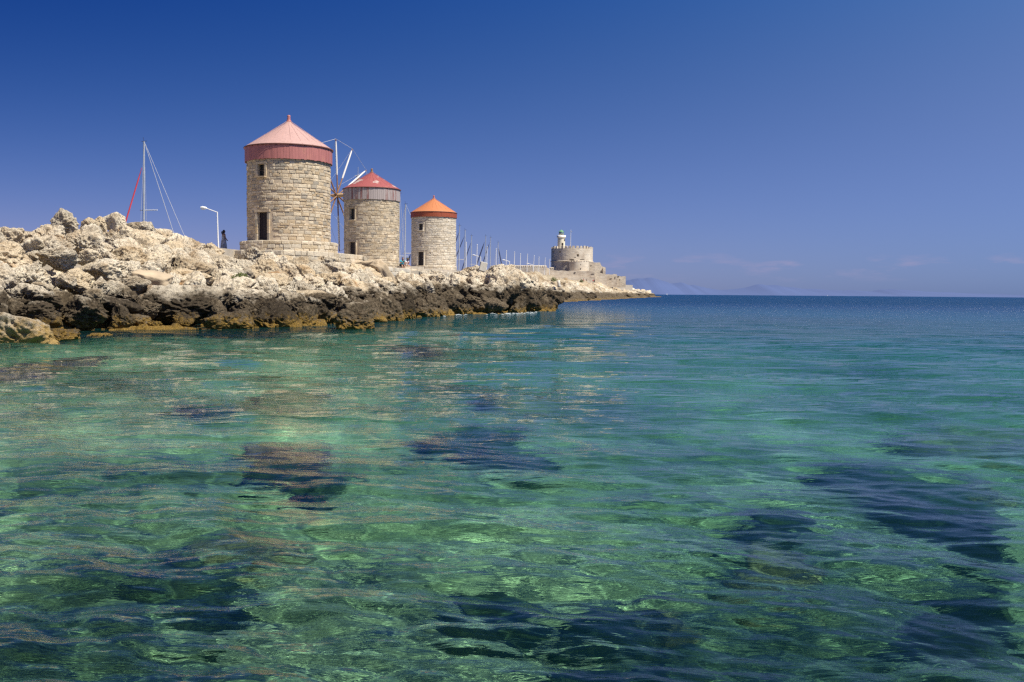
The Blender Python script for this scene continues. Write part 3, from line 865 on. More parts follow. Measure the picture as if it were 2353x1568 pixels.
# platform wall curving round the large windmill and running right
pts = [(-20.2, 68.5), (-19.2, 66.2), (-17.4, 65.0), (-15.2, 64.8), (-13.4, 66.0), (-12.2, 68.4), (-10.9, 73.4), (-11.4, 78.5)]
def poly_path(pts):
    P_ = [Vector(p) for p in pts]; L_ = [0]
    for a, b in zip(P_[:-1], P_[1:]): L_.append(L_[-1] + (b - a).length)
    def f_(s):
        s = min(max(s, 0), L_[-1] - 1e-4)
        i = max(k for k in range(len(L_) - 1) if L_[k] <= s)
        d = (P_[i + 1] - P_[i]).normalized(); p = P_[i] + d * (s - L_[i])
        return (p.x, p.y, d.y, -d.x)
    return f_, L_[-1]
def wall_thing(name, label, pts, z0, z1, seed, mat, hc=.3, wc=.55, back=2.5, maxparts=200, top=None, proud=0.04):
    root = thing(name, label, 'stone wall')
    f_, Ln = poly_path(pts)
    off = []
    for i, p in enumerate(pts):
        x, y, nx, ny = f_(sum((Vector(pts[k + 1]) - Vector(pts[k])).length for k in range(i)) - (0.01 if i == len(pts) - 1 else 0))
        off.append((p[0] - nx * back, p[1] - ny * back))
    mb = MB()
    for i in range(len(pts) - 1):
        a, b, c, d = pts[i], pts[i + 1], off[i + 1], off[i]
        vs = [(q[0], q[1], z) for z in (z0, z1) for q in (a, b, c, d)]
        mb.add(vs, [(0, 1, 5, 4), (4, 5, 6, 7), (2, 3, 7, 6), (1, 2, 6, 5), (3, 0, 4, 7)])
    mb.build('wall_core', M_MORTAR3, root)
    masonry(root, f_, Ln, z0, z1 + .01, hc, wc, mat, proud, (), seed, maxparts, None, 0.12, 0.015)
    return root
wall_thing('platform_wall', 'block wall of the raised platform around the largest windmill', pts, 1.2, 4.16, 21, M_PLAT)
pts = [(-19.6, 80.0), (-16.0, 76.0), (-12.0, 92.0), (-10.2, 99.0), (-8.4, 104.0), (-6.5, 118.0), (-4.6, 128.0), (-3.9, 150)]
wall_thing('parapet_wall', 'low pale wall below the seated pair beside the middle windmill', pts[2:7], 1.5, 3.82, 22, M_ST3, .38, .8, 3.0, 150)
# bench step the pair sit on
root = thing('stone_bench', 'long stone step the two people sit on', 'stone bench', tuple(at(938, 622, 100.5)))
for k in range(6):
    mb = MB(); mb.box((-1.9 + k * 0.62, 0.35, .22), (.60, .7, .44 - .02 * (k % 2))); mb.build('stone_block', M_ST3, root)
mb = MB(); mb.box((0.3, 0.3, -0.24), (5.6, 3.0, .46)); mb.build('footing', M_ST3, root)
# steps at the orange windmill
root = thing('stone_steps', 'short flight of stone steps at the door of the orange-roofed windmill', 'steps', (-12.3, 126.2, 0))
for k in range(5):
    mb = MB(); mb.box((0.25 - .14 * k, 0.15 + 0.12 * k, 3.9 + .105 * k), (1.6 - .1 * k, 1.6 - .2 * k, .2)); mb.build('step', M_ST3, root)

# loose worked stones on the bank
def block(label, px, py, D, dims, rot, mat=M_CONC, name='concrete_block'):
    mb = MB(); mb.box((0, 0, 0), dims)
    o = mb.build(name, mat); o.location = at(px, py, D); o.rotation_euler = rot
    bv = o.modifiers.new('b', 'BEVEL'); bv.width = .04; bv.segments = 2
    return tag(o, label, 'stone block')
block('white cut block lying in the bank below the orange-roofed windmill', 1003, 655, 77.5, (.75, .5, .42), (.1, -.1, .2), M_WHITE)
block('pale slab standing upright on the crest below the harbour masts', 1110, 613, 86.5, (.6, .4, .8), (0, .25, .2))
mb = MB(); mb.lathe([(0, -.9), (.42, -.9), (.40, -.5), (.38, 0), (.39, .9), (0, .9)], 20)
o = mb.build('column_stump', M_CONC); o.location = at(1284, 652, 190); o.scale = (.75, .75, .75); o.rotation_euler = (0, -.12, 0)
tag(o, 'grey stump of a round column on the shore below the fort', 'column')
# shrub clump
def tuft(label, P, r, n, seed):
    rr = random.Random(seed); mb = MB()
    for k in range(n):
        a, e = rr.uniform(0, 6.28), rr.uniform(0.1, 1.5); d = Vector((math.cos(a) * math.cos(e), math.sin(a) * math.cos(e), math.sin(e)))
        p = d * r * rr.uniform(.45, 1); q = Vector((rr.uniform(-1, 1), rr.uniform(-1, 1), rr.uniform(-1, 1))).normalized() * r * .16
        w_ = d.cross(q).normalized() * r * .07
        mb.add([p - w_, p + w_, p + q + w_ * .2, p + q - w_ * .2], [(0, 1, 2, 3)])
    for k in range(14):
        a = rr.uniform(0, 6.28); mb.tube([(0, 0, -.05), (math.cos(a) * r * .5, math.sin(a) * r * .5, r * rr.uniform(.3, .8))], .012, 4, False)
    o = mb.build('green_shrub', M_LEAF); o.location = P
    return tag(o, label, 'shrub')
M_LEAF = simple('olive_leaf', (0.10, 0.12, 0.025), 0.8, var=0.4, scale=9)
P, t = bank_from_pixel(562, 655)
tuft('green samphire tuft growing between boulders below the standing woman', P + Vector((0, -.75, .0)), .55, 900, 3)
for i, (px, py, D, lb) in enumerate([(1272, 647, 200, 'small green bush beside the column stump'), (1336, 649, 300, 'flat green bush below the red-clothed walker')]):
    tuft(lb, at(px, py, D), .9, 300, 5 + i)

# ------------------------------------------------------------------ fort
def fort_material():
    m, nt, p = new_mat('fort_stone')
    g = wpos(nt)
    mp = N(nt, 'ShaderNodeMapping'); L(nt, g, mp.inputs[0]); mp.inputs['Scale'].default_value = (0.55, 0.55, 0.9)
    n1 = noise(nt, g, 0.22, 7, 0.65); n2 = noise(nt, mp.outputs[0], 0.9, 5, 0.75)
    c = ramp(nt, n1, [(0.3, (0.40, 0.32, 0.24)), (0.5, (0.58, 0.50, 0.39)), (0.7, (0.70, 0.62, 0.50))])
    c = mixc(nt, mth(nt, 'MULTIPLY', mapr(nt, n2, 0.58, 0.70), 0.55), c, (0.26, 0.19, 0.14))
    c = mixc(nt, mth(nt, 'MULTIPLY', mapr(nt, noise(nt, g, 0.5, 3), 0.6, 0.68), 0.5), c, (0.60, 0.55, 0.46))
    L(nt, c, p.inputs['Base Color']); p.inputs['Roughness'].default_value = 0.95
    v1 = vor(nt, mp.outputs[0], 1.0)
    L(nt, bump(nt, v1, 0.3, 0.25, bump(nt, n2, 0.4, 0.3)), p.inputs['Normal'])
    return m
M_FORT = fort_material()
M_HOLE = simple('painted_opening_shade', (0.035, 0.028, 0.024), 0.9)  # near-black colour painted in place of the shade inside openings
M_LIME = simple('cream_limewash', (0.74, 0.68, 0.52), 0.7, var=0.06, scale=.6)
M_GREEN = simple('green_copper', (0.16, 0.36, 0.17), 0.5, var=0.15, scale=1.5)
M_LGLASS = simple('lantern_glass', (0.22, 0.33, 0.36), 0.12)
FS = 2180 / 1.7407
def F4(zx, zy, D):
    """point from the fort enlargement (2180, 900, x6.03)"""
    return at((2180 + zx / 6.031) / 1.7407, (900 + zy / 6.031) / 1.7407, D)
def fz(zy, D, zx=600): return F4(zx, zy, D).z
fort = thing('stone_fort', 'round crenellated stone fort with lower bastions and long walls at the mole end', 'fort', (0, 0, 0))
DC = 452
c = F4(653, 600, DC); Rd = (F4(1160, 600, DC).x - F4(147, 600, DC).x) / 2 * 0.99
ztop = fz(560, DC - Rd); zbot = 5.0
vang = math.atan2(-c.y, -c.x)
def ang_of(zx): return vang + math.asin(max(-1, min(1, (zx - 653) / 507))) 
ops = []
for (x0, x1, y0, y1) in [(192, 216, 618, 668), (348, 380, 625, 662), (768, 818, 700, 762), (708, 748, 768, 786), (592, 700, 826, 860), (845, 955, 822, 836)]:
    ops.append((ang_of(x0), ang_of(x1), fz(y1, DC - Rd * .9), fz(y0, DC - Rd * .9)))
d_ = core_cylinder(fort, Rd, zbot, ztop, ops, M_FORT, None, 'round_keep', 1.2)
d_.location = (c.x, c.y, 0)
mb = MB(); mb.lathe([(Rd - .7, ztop - 1.4), (0, ztop - 1.4)], 48, (c.x, c.y, 0)); mb.lathe([(Rd - .7, ztop), (Rd - .7, ztop - 1.4)], 72, (c.x, c.y, 0)); mb.lathe([(Rd, ztop), (Rd - .7, ztop)], 72, (c.x, c.y, 0)); mb.build('keep_roof', M_FORT, fort)
mb = MB(); zc_ = fz(868, DC - Rd); mb.lathe([(Rd, zc_ - .25), (Rd + .35, zc_ - .1), (Rd + .35, zc_ + .1), (Rd, zc_ + .2)], 72, (c.x, c.y, 0)); mb.build('string_course', M_FORT, fort)
rr = random.Random(4)
def crenel(root, path, Ln, z, step, mw, mh, th, mat=M_FORT, name='merlon', jit=.3):
    s = step * .3
    while s < Ln:
        x, y, nx, ny = path(s)
        hh = mh * rr.uniform(1 - jit, 1 + jit); ww = mw * rr.uniform(.85, 1.15)
        if rr.random() > .06:
            mb = MB(); t_ = rr.uniform(.8, 1)
            vs = [(-ww / 2, -th / 2, 0), (ww / 2, -th / 2, 0), (ww / 2, th / 2, 0), (-ww / 2, th / 2, 0)]
            vs += [(vx * t_, vy, hh * rr.uniform(.85, 1.05)) for vx, vy, _ in vs]
            mb.add(vs, [(0, 1, 5, 4), (1, 2, 6, 5), (2, 3, 7, 6), (3, 0, 4, 7), (4, 5, 6, 7)])
            o = mb.build(name, mat, root, (x - nx * th / 2, y - ny * th / 2, z)); o.rotation_euler = (0, 0, math.atan2(ny, nx) - math.pi / 2)
        s += step
pc = circ(Rd)
crenel(fort, lambda s: (lambda q: (q[0] + c.x, q[1] + c.y, q[2], q[3]))(pc(s)), 2 * math.pi * Rd, ztop, 1.75, 1.15, .95, .7)
# front half-round bastion
DB = 441; b = F4(815, 980, DB); Rb = (F4(1050, 980, DB).x - F4(560, 980, DB).x) / 2; zb_ = fz(885, DB - Rb)
bt = core_cylinder(fort, Rb, 5.0, zb_, [(vang + .12, vang + .22, fz(965, DB - Rb), fz(945, DB - Rb)), (vang + .1, vang + .2, fz(1080, DB - Rb), fz(1040, DB - Rb))], M_FORT, None, 'half_round_bastion', .8); bt.location = (b.x, b.y, 0)
mb = MB(); mb.lathe([(Rb, zb_), (Rb - .5, zb_), (Rb - .5, zb_ - .8), (0, zb_ - .8)], 48, (b.x, b.y, 0)); mb.build('bastion_top', M_FORT, fort)
pb = circ(Rb)
crenel(fort, lambda s: (lambda q: (q[0] + b.x, q[1] + b.y, q[2], q[3]))(pb(s)), 2 * math.pi * Rb, zb_, 1.3, .8, .45, .5)
# block walls: outline given in enlargement coordinates at a depth, extruded away from the viewer
def wallblock(name, outline, D, depth, jag=0, parent=fort, hole=()):
    top = []
    for (zx, zy) in outline:
        top.append(F4(zx, zy, D))
    pts_ = []
    for a, b_ in zip(top[:-1], top[1:]):
        nseg = max(1, int((b_ - a).length / 0.9)) if jag else 1
        for k in range(nseg):
            q = a.lerp(b_, k / nseg)
            if jag and abs(b_.z - a.z) < 2: q.z += rr.uniform(-jag, jag)
            pts_.append(q)
    pts_.append(top[-1])
    mb = MB(); vs = []; n = len(pts_)
    for q in pts_: vs += [(q.x, q.y, 4.5), (q.x, q.y, q.z), (q.x + depth * .08, q.y + depth, q.z), (q.x + depth * .08, q.y + depth, 4.5)]
    fs = []
    for i in range(n - 1):
        for k in range(3): fs.append((i * 4 + k + 1, i * 4 + k, i * 4 + 4 + k, i * 4 + 4 + k + 1))
    fs += [(3, 2, 1, 0), ((n - 1) * 4, (n - 1) * 4 + 1, (n - 1) * 4 + 2, (n - 1) * 4 + 3)]
    mb.add(vs, fs)
    o = mb.build(name, M_FORT, parent)
    for (x0, x1, y0, y1) in hole:
        p0, p1 = F4(x0, y1, D - .06), F4(x1, y0, D - .06)
        m2 = MB(); m2.box(((p0.x + p1.x) / 2, D, (p0.z + p1.z) / 2), (p1.x - p0.x, .3, p1.z - p0.z)); m2.build('opening', M_HOLE, o)
    return o
wallblock('long_wall', [(-20, 1095), (30, 1015), (70, 1030), (110, 1095), (600, 1105), (1200, 1108)], 432, 6, .12, hole=[(694, 736, 1143, 1165), (190, 220, 1285, 1330), (1112, 1188, 1176, 1186)])
wallblock('string_course_wall', [(-20, 1226), (1198, 1238)], 431.4, .8)
wallblock('foot_wall', [(-120, 1262), (1210, 1262)], 430.6, 1.0, .05)
wallblock('east_wing', [(1040, 885), (1180, 900), (1325, 905), (1350, 950), (1372, 1000), (1440, 1010), (1442, 1010)], 446, 8, .12, hole=[(1330, 1362, 1122, 1175), (1196, 1214, 1100, 1125), (1100, 1122, 968, 978)])
wallblock('east_corbel', [(1400, 1020), (1463, 1025)], 445.4, 4, 0)
wallblock('mid_wall', [(1198, 1090), (1200, 1100), (1440, 1195), (1500, 1198)], 434, 5, .12)
wallblock('lower_east_wall', [(1200, 1195), (1440, 1205), (1500, 1183), (1560, 1186), (1590, 1200), (1620, 1186), (1735, 1190), (1740, 1240)], 436, 7, .12, hole=[(1680, 1698, 1250, 1290), (1560, 1612, 1290, 1300)])
wallblock('end_bastion', [(1738, 1228), (1790, 1226), (1800, 1236), (1948, 1238)], 441, 8, .05, hole=[(1745, 1785, 1236, 1250), (1800, 1812, 1300, 1325)])
# west rampart seen behind the flagpoles (zoom 3 coordinates -> enlargement 4)
def Z3(x, y): return ((1780 + x / 2.736 - 2180) * 6.031, (880 + y / 2.736 - 900) * 6.031)
wallblock('west_rampart', [Z3(470, 532), Z3(720, 522), Z3(735, 512), Z3(1105, 514), Z3(1112, 516)], 430, 3, .0, hole=[(*[Z3(780, 0)[0], Z3(787, 0)[0]], Z3(0, 545)[1], Z3(0, 575)[1])])
wallblock('courtyard_wall', [Z3(1140, 532), Z3(1290, 532)], 446, 3, .0)
def crenline(D, x0, y0, x1, y1, n, mw, mh):
    for k in range(n):
        p = F4(x0 + (x1 - x0) * (k + .5) / n, y0 + (y1 - y0) * (k + .5) / n, D)
        mb = MB(); mb.lathe([(mw / 2, 0), (mw / 2, mh * .6), (mw * .3, mh), (0, mh)], 8, smooth=False); o = mb.build('merlon', M_FORT, fort, (p.x, p.y + .7, p.z - .05)); 
crenline(430, *Z3(735, 512), *Z3(1105, 514), 16, 1.6, .75)
crenline(446, *Z3(1145, 532), *Z3(1285, 532), 6, 1.5, .7)
mb = MB(); q = F4(1200, 1100, 433); mb.box((q.x, q.y, 9), (.5, 1.2, 6.5)); mb.build('buttress', M_FORT, fort)

# lighthouse on the keep
lc = F4(392, 500, 454)
lh = thing('lighthouse', 'small cream lighthouse with green dome rising from the round fort', 'lighthouse', (lc.x, lc.y, 0))
Zl = lambda y: fz(y, 454, 392)
zb0 = ztop - 1.4
r1, r2, r3 = 90 / 6.031 / 4 * .454, 62 / 6.031 / 4 * .454, 58 / 6.031 / 4 * .454
mb = MB(); mb.lathe([(r1 * 1.04, zb0), (r1 * .97, Zl(330)), (r1 * .97, Zl(312))], 32); tw = mb.build('tower', M_LIME, lh)
mb = MB(); mb.lathe([(r1 * .97, Zl(312)), (r1 * 1.2, Zl(300)), (r1 * 1.2, Zl(294)), (0, Zl(294))], 32); mb.build('gallery', M_LIME, lh)
mb = MB(); mb.lathe([(r1 * 1.2, Zl(294)), (r1 * 1.2, Zl(250)), (r1 * 1.12, Zl(250)), (r1 * 1.12, Zl(294))], 32); mb.build('parapet', M_WHITE, lh)
mb = MB(); mb.lathe([(r2, Zl(294)), (r2, Zl(212)), (r2 * 1.05, Zl(210)), (0, Zl(210))], 32); mb.build('watch_room', M_LIME, lh)
mb = MB(); mb.lathe([(r3, Zl(210)), (r3, Zl(165))], 16, smooth=False); ln = mb.build('lantern', M_LGLASS, lh)
mb = MB()
for k in range(8):
    a = k * math.pi / 4; mb.box((r3 * 1.02 * math.cos(a), r3 * 1.02 * math.sin(a), (Zl(210) + Zl(165)) / 2), (.08, .08, Zl(165) - Zl(210)), a)
mb.build('glazing_bar', M_GREEN, ln)
mb = MB(); mb.lathe([(r3 * 1.12, Zl(165)), (r3 * 1.0, Zl(158)), (r3 * .8, Zl(145)), (r3 * .4, Zl(128)), (.12, Zl(122)), (.2, Zl(115)), (0, Zl(105))], 24); mb.build('dome', M_GREEN, lh)
mb = MB(); mb.box((.5, -r1 * .9, (Zl(495) + Zl(435)) / 2), (.75, .5, Zl(435) - Zl(495))); mb.build('door', M_HOLE, lh)
mb = MB(); mb.box((r1 * .78, -r1 * .66, (Zl(383) + Zl(345)) / 2), (.4, .4, Zl(345) - Zl(383)), .7); mb.build('window', M_HOLE, lh)
p0, p1 = F4(615, 545, 448), F4(624, 112, 448)
fp = thing('mast_pole', 'thin white pole on the round fort right of the lighthouse', 'pole', (p0.x, p0.y, p0.z - 1))
mb = MB(); mb.tube([(0, 0, 0), (p1.x - p0.x, 0, p1.z - p0.z + 1)], [.13, .09], 8); mb.build('pole', M_WHITE, fp)
mb = MB(); mb.box((.42, 0, p1.z - p0.z + .1), (.35, .3, .5)); mb.build('instrument', M_ALU, fp)

# ------------------------------------------------------------------ sailing boats (masts show over the mole)
def sailboat(label, top, D, lean=0.0, furl=None, spread=(), hull_len=11, stays=(), mr=.1):
    P = at(*top, D)
    H = P.z
    root = thing('sailboat', label, 'sailboat', (P.x - lean * H, D, 0), 0, 'sailing boats moored behind the mole')
    mb = MB(); prof = [(-.5, .33), (-.3, .42), (0, .5), (.25, .42), (.42, .18), (.5, 0)]
    vs = []
    for (u, w_) in prof:
        for (yy, zz) in ((-w_, 1.0), (-w_ * .75, 0), (0, -.5), (w_ * .75, 0), (w_, 1.0)):
            vs.append((u * hull_len, yy * 3.2, zz))
    fs = [(i * 5 + k, i * 5 + k + 1, i * 5 + 6 + k, i * 5 + 5 + k) for i in range(5) for k in range(4)] + [(i * 5 + 4, i * 5, i * 5 + 5, i * 5 + 9) for i in range(5)]
    mb.add(vs, fs, False); hb = mb.build('hull', M_HULL, root); hb.rotation_euler = (0, 0, math.pi)
    mb = MB(); mb.box((0.8, 0, 1.25), (3.6, 1.7, .5)); mb.build('cabin', M_HULL, root)
    mb = MB(); mb.tube([(0, 0, 1), (lean * H, 0, H)], [mr * .95, mr * .6], 10); ms = mb.build('mast', M_ALU, root)
    mb = MB(); mb.tube([(lean * H - .25, 0, H), (lean * H + .3, 0, H + .05)], .03, 5); mb.tube([(lean * H, 0, H), (lean * H - .1, 0, H + .45)], .02, 4); mb.build('masthead_fitting', M_NAVY, ms)
    for (zf_, l_) in spread:
        mb = MB(); mb.tube([(lean * H * zf_ - l_ * .35, .4, H * zf_ + .02), (lean * H * zf_ + l_, -.4, H * zf_)], .05, 6); mb.build('spreader', M_WHITE, root)
    if furl:
        (fx, fy), (gx, gy), mat, r_ = furl
        a, b_ = at(fx, fy, D), at(gx, gy, D); o0 = Vector(root.location)
        k = (b_.z - 1.2) / max(.1, (a.z - b_.z)); b_ = b_ + (b_ - a) * k
        mb = MB(); mb.tube([a - o0, a.lerp(b_, .1) - o0, b_ - o0], [.02, r_, r_ * 1.3], 8); mb.build('furled_sail', mat, root)
    mb = MB()
    for (sx, sy) in stays:
        g = at(sx, sy, D) - Vector(root.location); a = Vector((lean * H, 0, H)); k = (g.z - 1) / max(.1, (H - g.z)); g = g + (g - a) * k
        mb.tube([a, g], .02, 4, False)
    for s_ in (-1, 1): mb.tube([(lean * H, 0, H), (0, s_ * 1.6, 1)], .012, 4, False)
    mb.build('rigging', M_ROPE, root)
    return root
rb = sailboat('sailboat with tall grey mast and red furled sail left of the street lamp', (331, 325), 105, .012, ((326, 385), (288, 512), M_REDSAIL, .075), ((.58, 1.55),),
              stays=((425, 545), (400, 538), (397, 530)), mr=.15)
def Z2c(x, y): return ((1300 + x / 2.528) / 1.7407, (500 + y / 2.528) / 1.7407)
def Z3c(x, y): return ((1780 + x / 2.736) / 1.7407, (880 + y / 2.736) / 1.7407)
sailboat('sailboat whose mast shows between the middle and orange-roofed windmills', Z2c(815, 800), 150, .008, (Z2c(866, 1300), Z2c(832, 1420), M_NAVY, .12), ((.50, 1.3), (.30, 1.4)), stays=(Z2c(860, 900), Z2c(748, 1150), Z2c(765, 1300)), mr=.13)
sailboat('sailboat with lower mast close to the middle windmill wall', Z2c(757, 690), 165, .006, None, ((.42, 1.5),), stays=(Z2c(800, 1250),), mr=.05)
sailboat('sailboat with navy furled sail just right of the orange-roofed windmill', Z3c(160, 62), 190, .012, (Z3c(150, 140), Z3c(122, 220), M_NAVY, .1), ((.55, .9),), stays=(Z3c(128, 370),), mr=.14)
sailboat('sailboat whose mast has a yellow masthead band', Z3c(221, 110), 205, .008, (Z3c(210, 180), Z3c(130, 380), M_NAVY, .09), ((.4, 1.0),), stays=(), mr=.15)
sailboat('sailboat with dark dashed forestay, third mast right of the orange-roofed windmill', Z3c(291, 170), 225, .006, (Z3c(282, 250), Z3c(190, 530), M_NAVY, .09), ((.55, .9),), mr=.14)
sailboat('sailboat with thick navy furled sail above the crest boulder', Z3c(446, 176), 240, .008, (Z3c(432, 240), Z3c(340, 510), M_NAVY, .13), (), mr=.14)
sailboat('sailboat with short spreader right of the street lamp at the slab', Z3c(499, 190), 245, .008, (Z3c(488, 245), Z3c(405, 500), M_NAVY, .09), ((.5, 1.2),), mr=.14)
sailboat('sailboat whose dark sail slopes right, farthest mast from the windmills', Z3c(583, 243), 260, .002, (Z3c(586, 310), Z3c(622, 500), M_NAVY, .13), (), stays=(Z3c(530, 500),), mr=.12)
root = thing('harbour_post', 'brown post with antenna showing behind the middle windmill roof', 'post', tuple(at(*Z2c(333, 720), 128)))
t_ = at(*Z2c(333, 520), 128) - root.location
mb = MB(); mb.tube([(0, 0, -9), (0, 0, t_.z)], [.3, .2], 10); mb.build('post', M_SPAR, root)
mb = MB(); mb.tube([(0, 0, t_.z), (.02, 0, t_.z + 1.2)], .035, 6); mb.tube([(-.4, 0, t_.z + .1), (.4, 0, t_.z + .15)], .05, 6); mb.build('antenna', M_ALU, root)

# flagpoles
tops = [(128, 355), (233, 250), (352, 275), (462, 300), (560, 320), (673, 338), (762, 353), (826, 373), (903, 378), (976, 393), (1029, 407), (1097, 420), (1146, 433)]
bots = [(122, 540), (230, 525), (346, 505), (455, 525), (557, 540), (667, 515), (755, 565), (822, 605), (893, 640), (960, 665), (1022, 672), (1084, 680), (1141, 645)]
FL = ['beside the orange-roofed windmill wall', 'behind the first yellow-banded mast', 'behind the standing crest slab', 'between two grey masts', 'left of the farthest boat mast', 'beside the second street lamp arm',
      'first over the west rampart', 'second over the west rampart', 'third over the west rampart', 'in front of the third street lamp post', 'above the dark parked car', 'left of the rampart corner', 'in front of the round fort corner']
for k, (tp, bt_) in enumerate(zip(tops, bots)):
    x, y = Z3c(*tp); D = 11.0 if False else None
    h = hz(x) - y
    D = 10.4 * 2300 / h
    a = at(x, y, D); xb, yb = Z3c(*bt_); bx = at(xb, yb, D)
    slope = (a.x - bx.x) / max(.1, a.z - bx.z)
    z0 = 4.7 if D < 210 else 4.88
    root = thing('flagpole', f'bare white flagpole {FL[k]}', 'flagpole', (a.x - slope * (a.z - z0), D, z0), 0, 'white flagpoles along the mole')
    mb = MB(); mb.tube([(0, 0, 0), (slope * (a.z - z0), 0, a.z - z0)], [.09, .065], 8); mb.build('pole', M_WHITE, root)
    mb = MB(); mb.lathe([(.25, 0), (.25, .1), (.14, .25)], 10); mb.build('foot', M_ALU, root)
    mb = MB(); mb.lathe([(0, 0), (.11, .05), (.09, .15), (0, .2)], 8, (slope * (a.z - z0), 0, a.z - z0)); mb.build('cap', M_WHITE, root)
# street lamps
def lamp(label, px, py, D, z0, dx, dz, thick=.058):
    a = at(px, py, D)
    root = thing('street_lamp', label, 'street lamp', (a.x, D, z0), 0, 'white street lamps on the mole')
    H = a.z - z0
    mb = MB(); mb.tube([(.18 * (D < 120), 0, 0), (.06 * (D < 120), 0, H * .55), (0, 0, H)], [thick * 1.5, thick * 1.15, thick], 10); mb.build('post', M_WHITE, root)
    mb = MB(); mb.tube([(.05, 0, H - .08), (dx * .9, 0, H + dz * .9)], thick * .75, 8); mb.build('arm', M_WHITE, root)
    mb = MB()
    tl = Matrix.Rotation(math.atan2(dz, -dx) * 1.0, 3, 'Y')
    mb.tube([(dx * .85, 0, H + dz * .85), (dx * .98, 0, H + dz), (dx * 1.25, 0, H + dz * 1.12), (dx * 1.42, 0, H + dz * 1.12)], [.05, .13, .16, .08], 10); hd = mb.build('lamp_head', M_WHITE, root)
    mb = MB(); mb.tube([(dx * 1.05, 0, H + dz * 1.0 - .1), (dx * 1.35, 0, H + dz * 1.05 - .1)], [.10, .10], 8); mb.build('lens', simple('lamp_lens', (.55, .6, .66), .2), hd)
lamp('nearest street lamp, left of the standing woman', *[(400 + 1414 / 3.015) / 1.7407, (540 + 925 / 3.015) / 1.7407], 106, 4.2, -1.25, .38)
for lb, x, y, D in (('street lamp rising behind the crest boulder among the masts', 390, 402, 258), ('street lamp left of the west rampart', 706, 452, 294), ('farthest street lamp, over the dark parked car', 963, 490, 328)):
    lamp(lb, *Z3c(x, y), D, 4.88, -1.5, .38, .11)

# ------------------------------------------------------------------ cars
M_TYRE = simple('tyre_rubber', (0.02, 0.02, 0.02), .8)
def car(label, P, rz, body, H=1.5, Ln=4.0):
    root = thing('parked_car', label, 'car', P, rz)
    prof = [(-.5, .18), (-.5, .5), (-.46, .62), (-.42, .98), (-.1, 1.0), (.1, .96), (.24, .66), (.44, .56), (.5, .46), (.5, .18)]
    mb = MB(); n = len(prof)
    vs = [(u * Ln, s_ * (.84 if z < .7 else .68), z * H) for s_ in (-1, 1) for u, z in prof]
    mb.add(vs, [tuple(range(n)), tuple(range(n, 2 * n))[::-1]] + [(i, i + n, (i + 1) % n + n, (i + 1) % n) for i in range(n)])
    o = mb.build('body', body, root); b_ = o.modifiers.new('b', 'BEVEL'); b_.width = .05; b_.segments = 2
    for s_ in (-1, 1):
        for (u0, u1) in ((-.38, -.14), (-.11, .12)):
            mb = MB(); y = s_ * .79
            mb.add([(u0 * Ln, s_ * .85, .66 * H), (u1 * Ln, s_ * .85, .66 * H), (u1 * Ln - .1, s_ * .72, .93 * H), (u0 * Ln + .05, s_ * .72, .93 * H)], [(0, 1, 2, 3)]); mb.build('side_window', M_DARKGLASS, root)
    mb = MB(); mb.add([(.245 * Ln, -.66, .68 * H), (.245 * Ln, .66, .68 * H), (.115 * Ln, .6, .945 * H), (.115 * Ln, -.6, .945 * H)], [(0, 1, 2, 3)]); mb.build('windscreen', M_DARKGLASS, root)
    for u in (-.3, .32):
        for s_ in (-1, 1):
            mb = MB(); mb.tube([(u * Ln, s_ * .68, .3), (u * Ln, s_ * .87, .3)], .3, 16); w_ = mb.build('wheel', M_TYRE, root)
            mb = MB(); mb.tube([(u * Ln, s_ * .86, .3), (u * Ln, s_ * .885, .3)], .17, 12); mb.build('rim', M_ALU, w_)
    for s_ in (-1, 1):
        mb = MB(); mb.box((.495 * Ln, s_ * .6, .46 * H), (.05, .25, .12)); mb.build('headlight', M_LGLASS, root)
M_CARW = simple('white_car_paint', (0.8, 0.8, 0.8), .25, var=.02)
M_CARB = simple('dark_blue_car_paint', (0.02, 0.03, 0.07), .25, var=.05)
cp = at(*Z3c(1135, 697), 335); car('small white car parked on the mole below the fort', (cp.x, cp.y, cp.z), RAD(215), M_CARW, 1.75, 3.9)
cp = at(*Z3c(1006, 676), 345); car('dark blue car parked behind the flagpoles below the fort', (cp.x, cp.y, cp.z), RAD(200), M_CARB, 1.5, 4.3)

# ------------------------------------------------------------------ people
def skinned(name, verts, edges, radii, mat, parent, sub=2, root_i=0):
    me = bpy.data.meshes.new(name); me.from_pydata([tuple(v_) for v_ in verts], edges, [])
    o = link(name, me, parent)
    me.materials.append(mat)
    o.modifiers.new('skin', 'SKIN')
    if not me.skin_vertices: 
        bm = bmesh.new(); bm.from_mesh(me); bm.verts.layers.skin.verify(); bm.to_mesh(me); bm.free()
    for i, r_ in enumerate(radii):
        sv = me.skin_vertices[0].data[i]
        sv.radius = r_ if isinstance(r_, tuple) else (r_, r_); sv.use_root = (i == root_i)
    s_ = o.modifiers.new('sub', 'SUBSURF'); s_.levels = s_.render_levels = sub
    for mm in o.modifiers:
        if mm.type == 'SKIN': mm.use_smooth_shade = True; mm.use_x_symmetry = False
    return o
M_SKIN = simple('tanned_skin', (0.40, 0.22, 0.14), .6, var=.08)
M_SKIND = simple('dark_tanned_skin', (0.30, 0.15, 0.10), .6, var=.08)
M_HAIR = simple('dark_hair', (0.02, 0.013, 0.012), .6)
M_TEAL = simple('turquoise_shirt', (0.03, 0.48, 0.62), .8, var=.12, scale=5)
M_BLACK = simple('black_cloth', (0.015, 0.015, 0.02), .85)
M_WSHIRT = simple('white_shirt', (0.75, 0.72, 0.72), .85, var=.05)
M_HAT = simple('olive_hat', (0.10, 0.09, 0.05), .85)
M_REDC = simple('red_cloth', (0.50, 0.02, 0.03), .8)
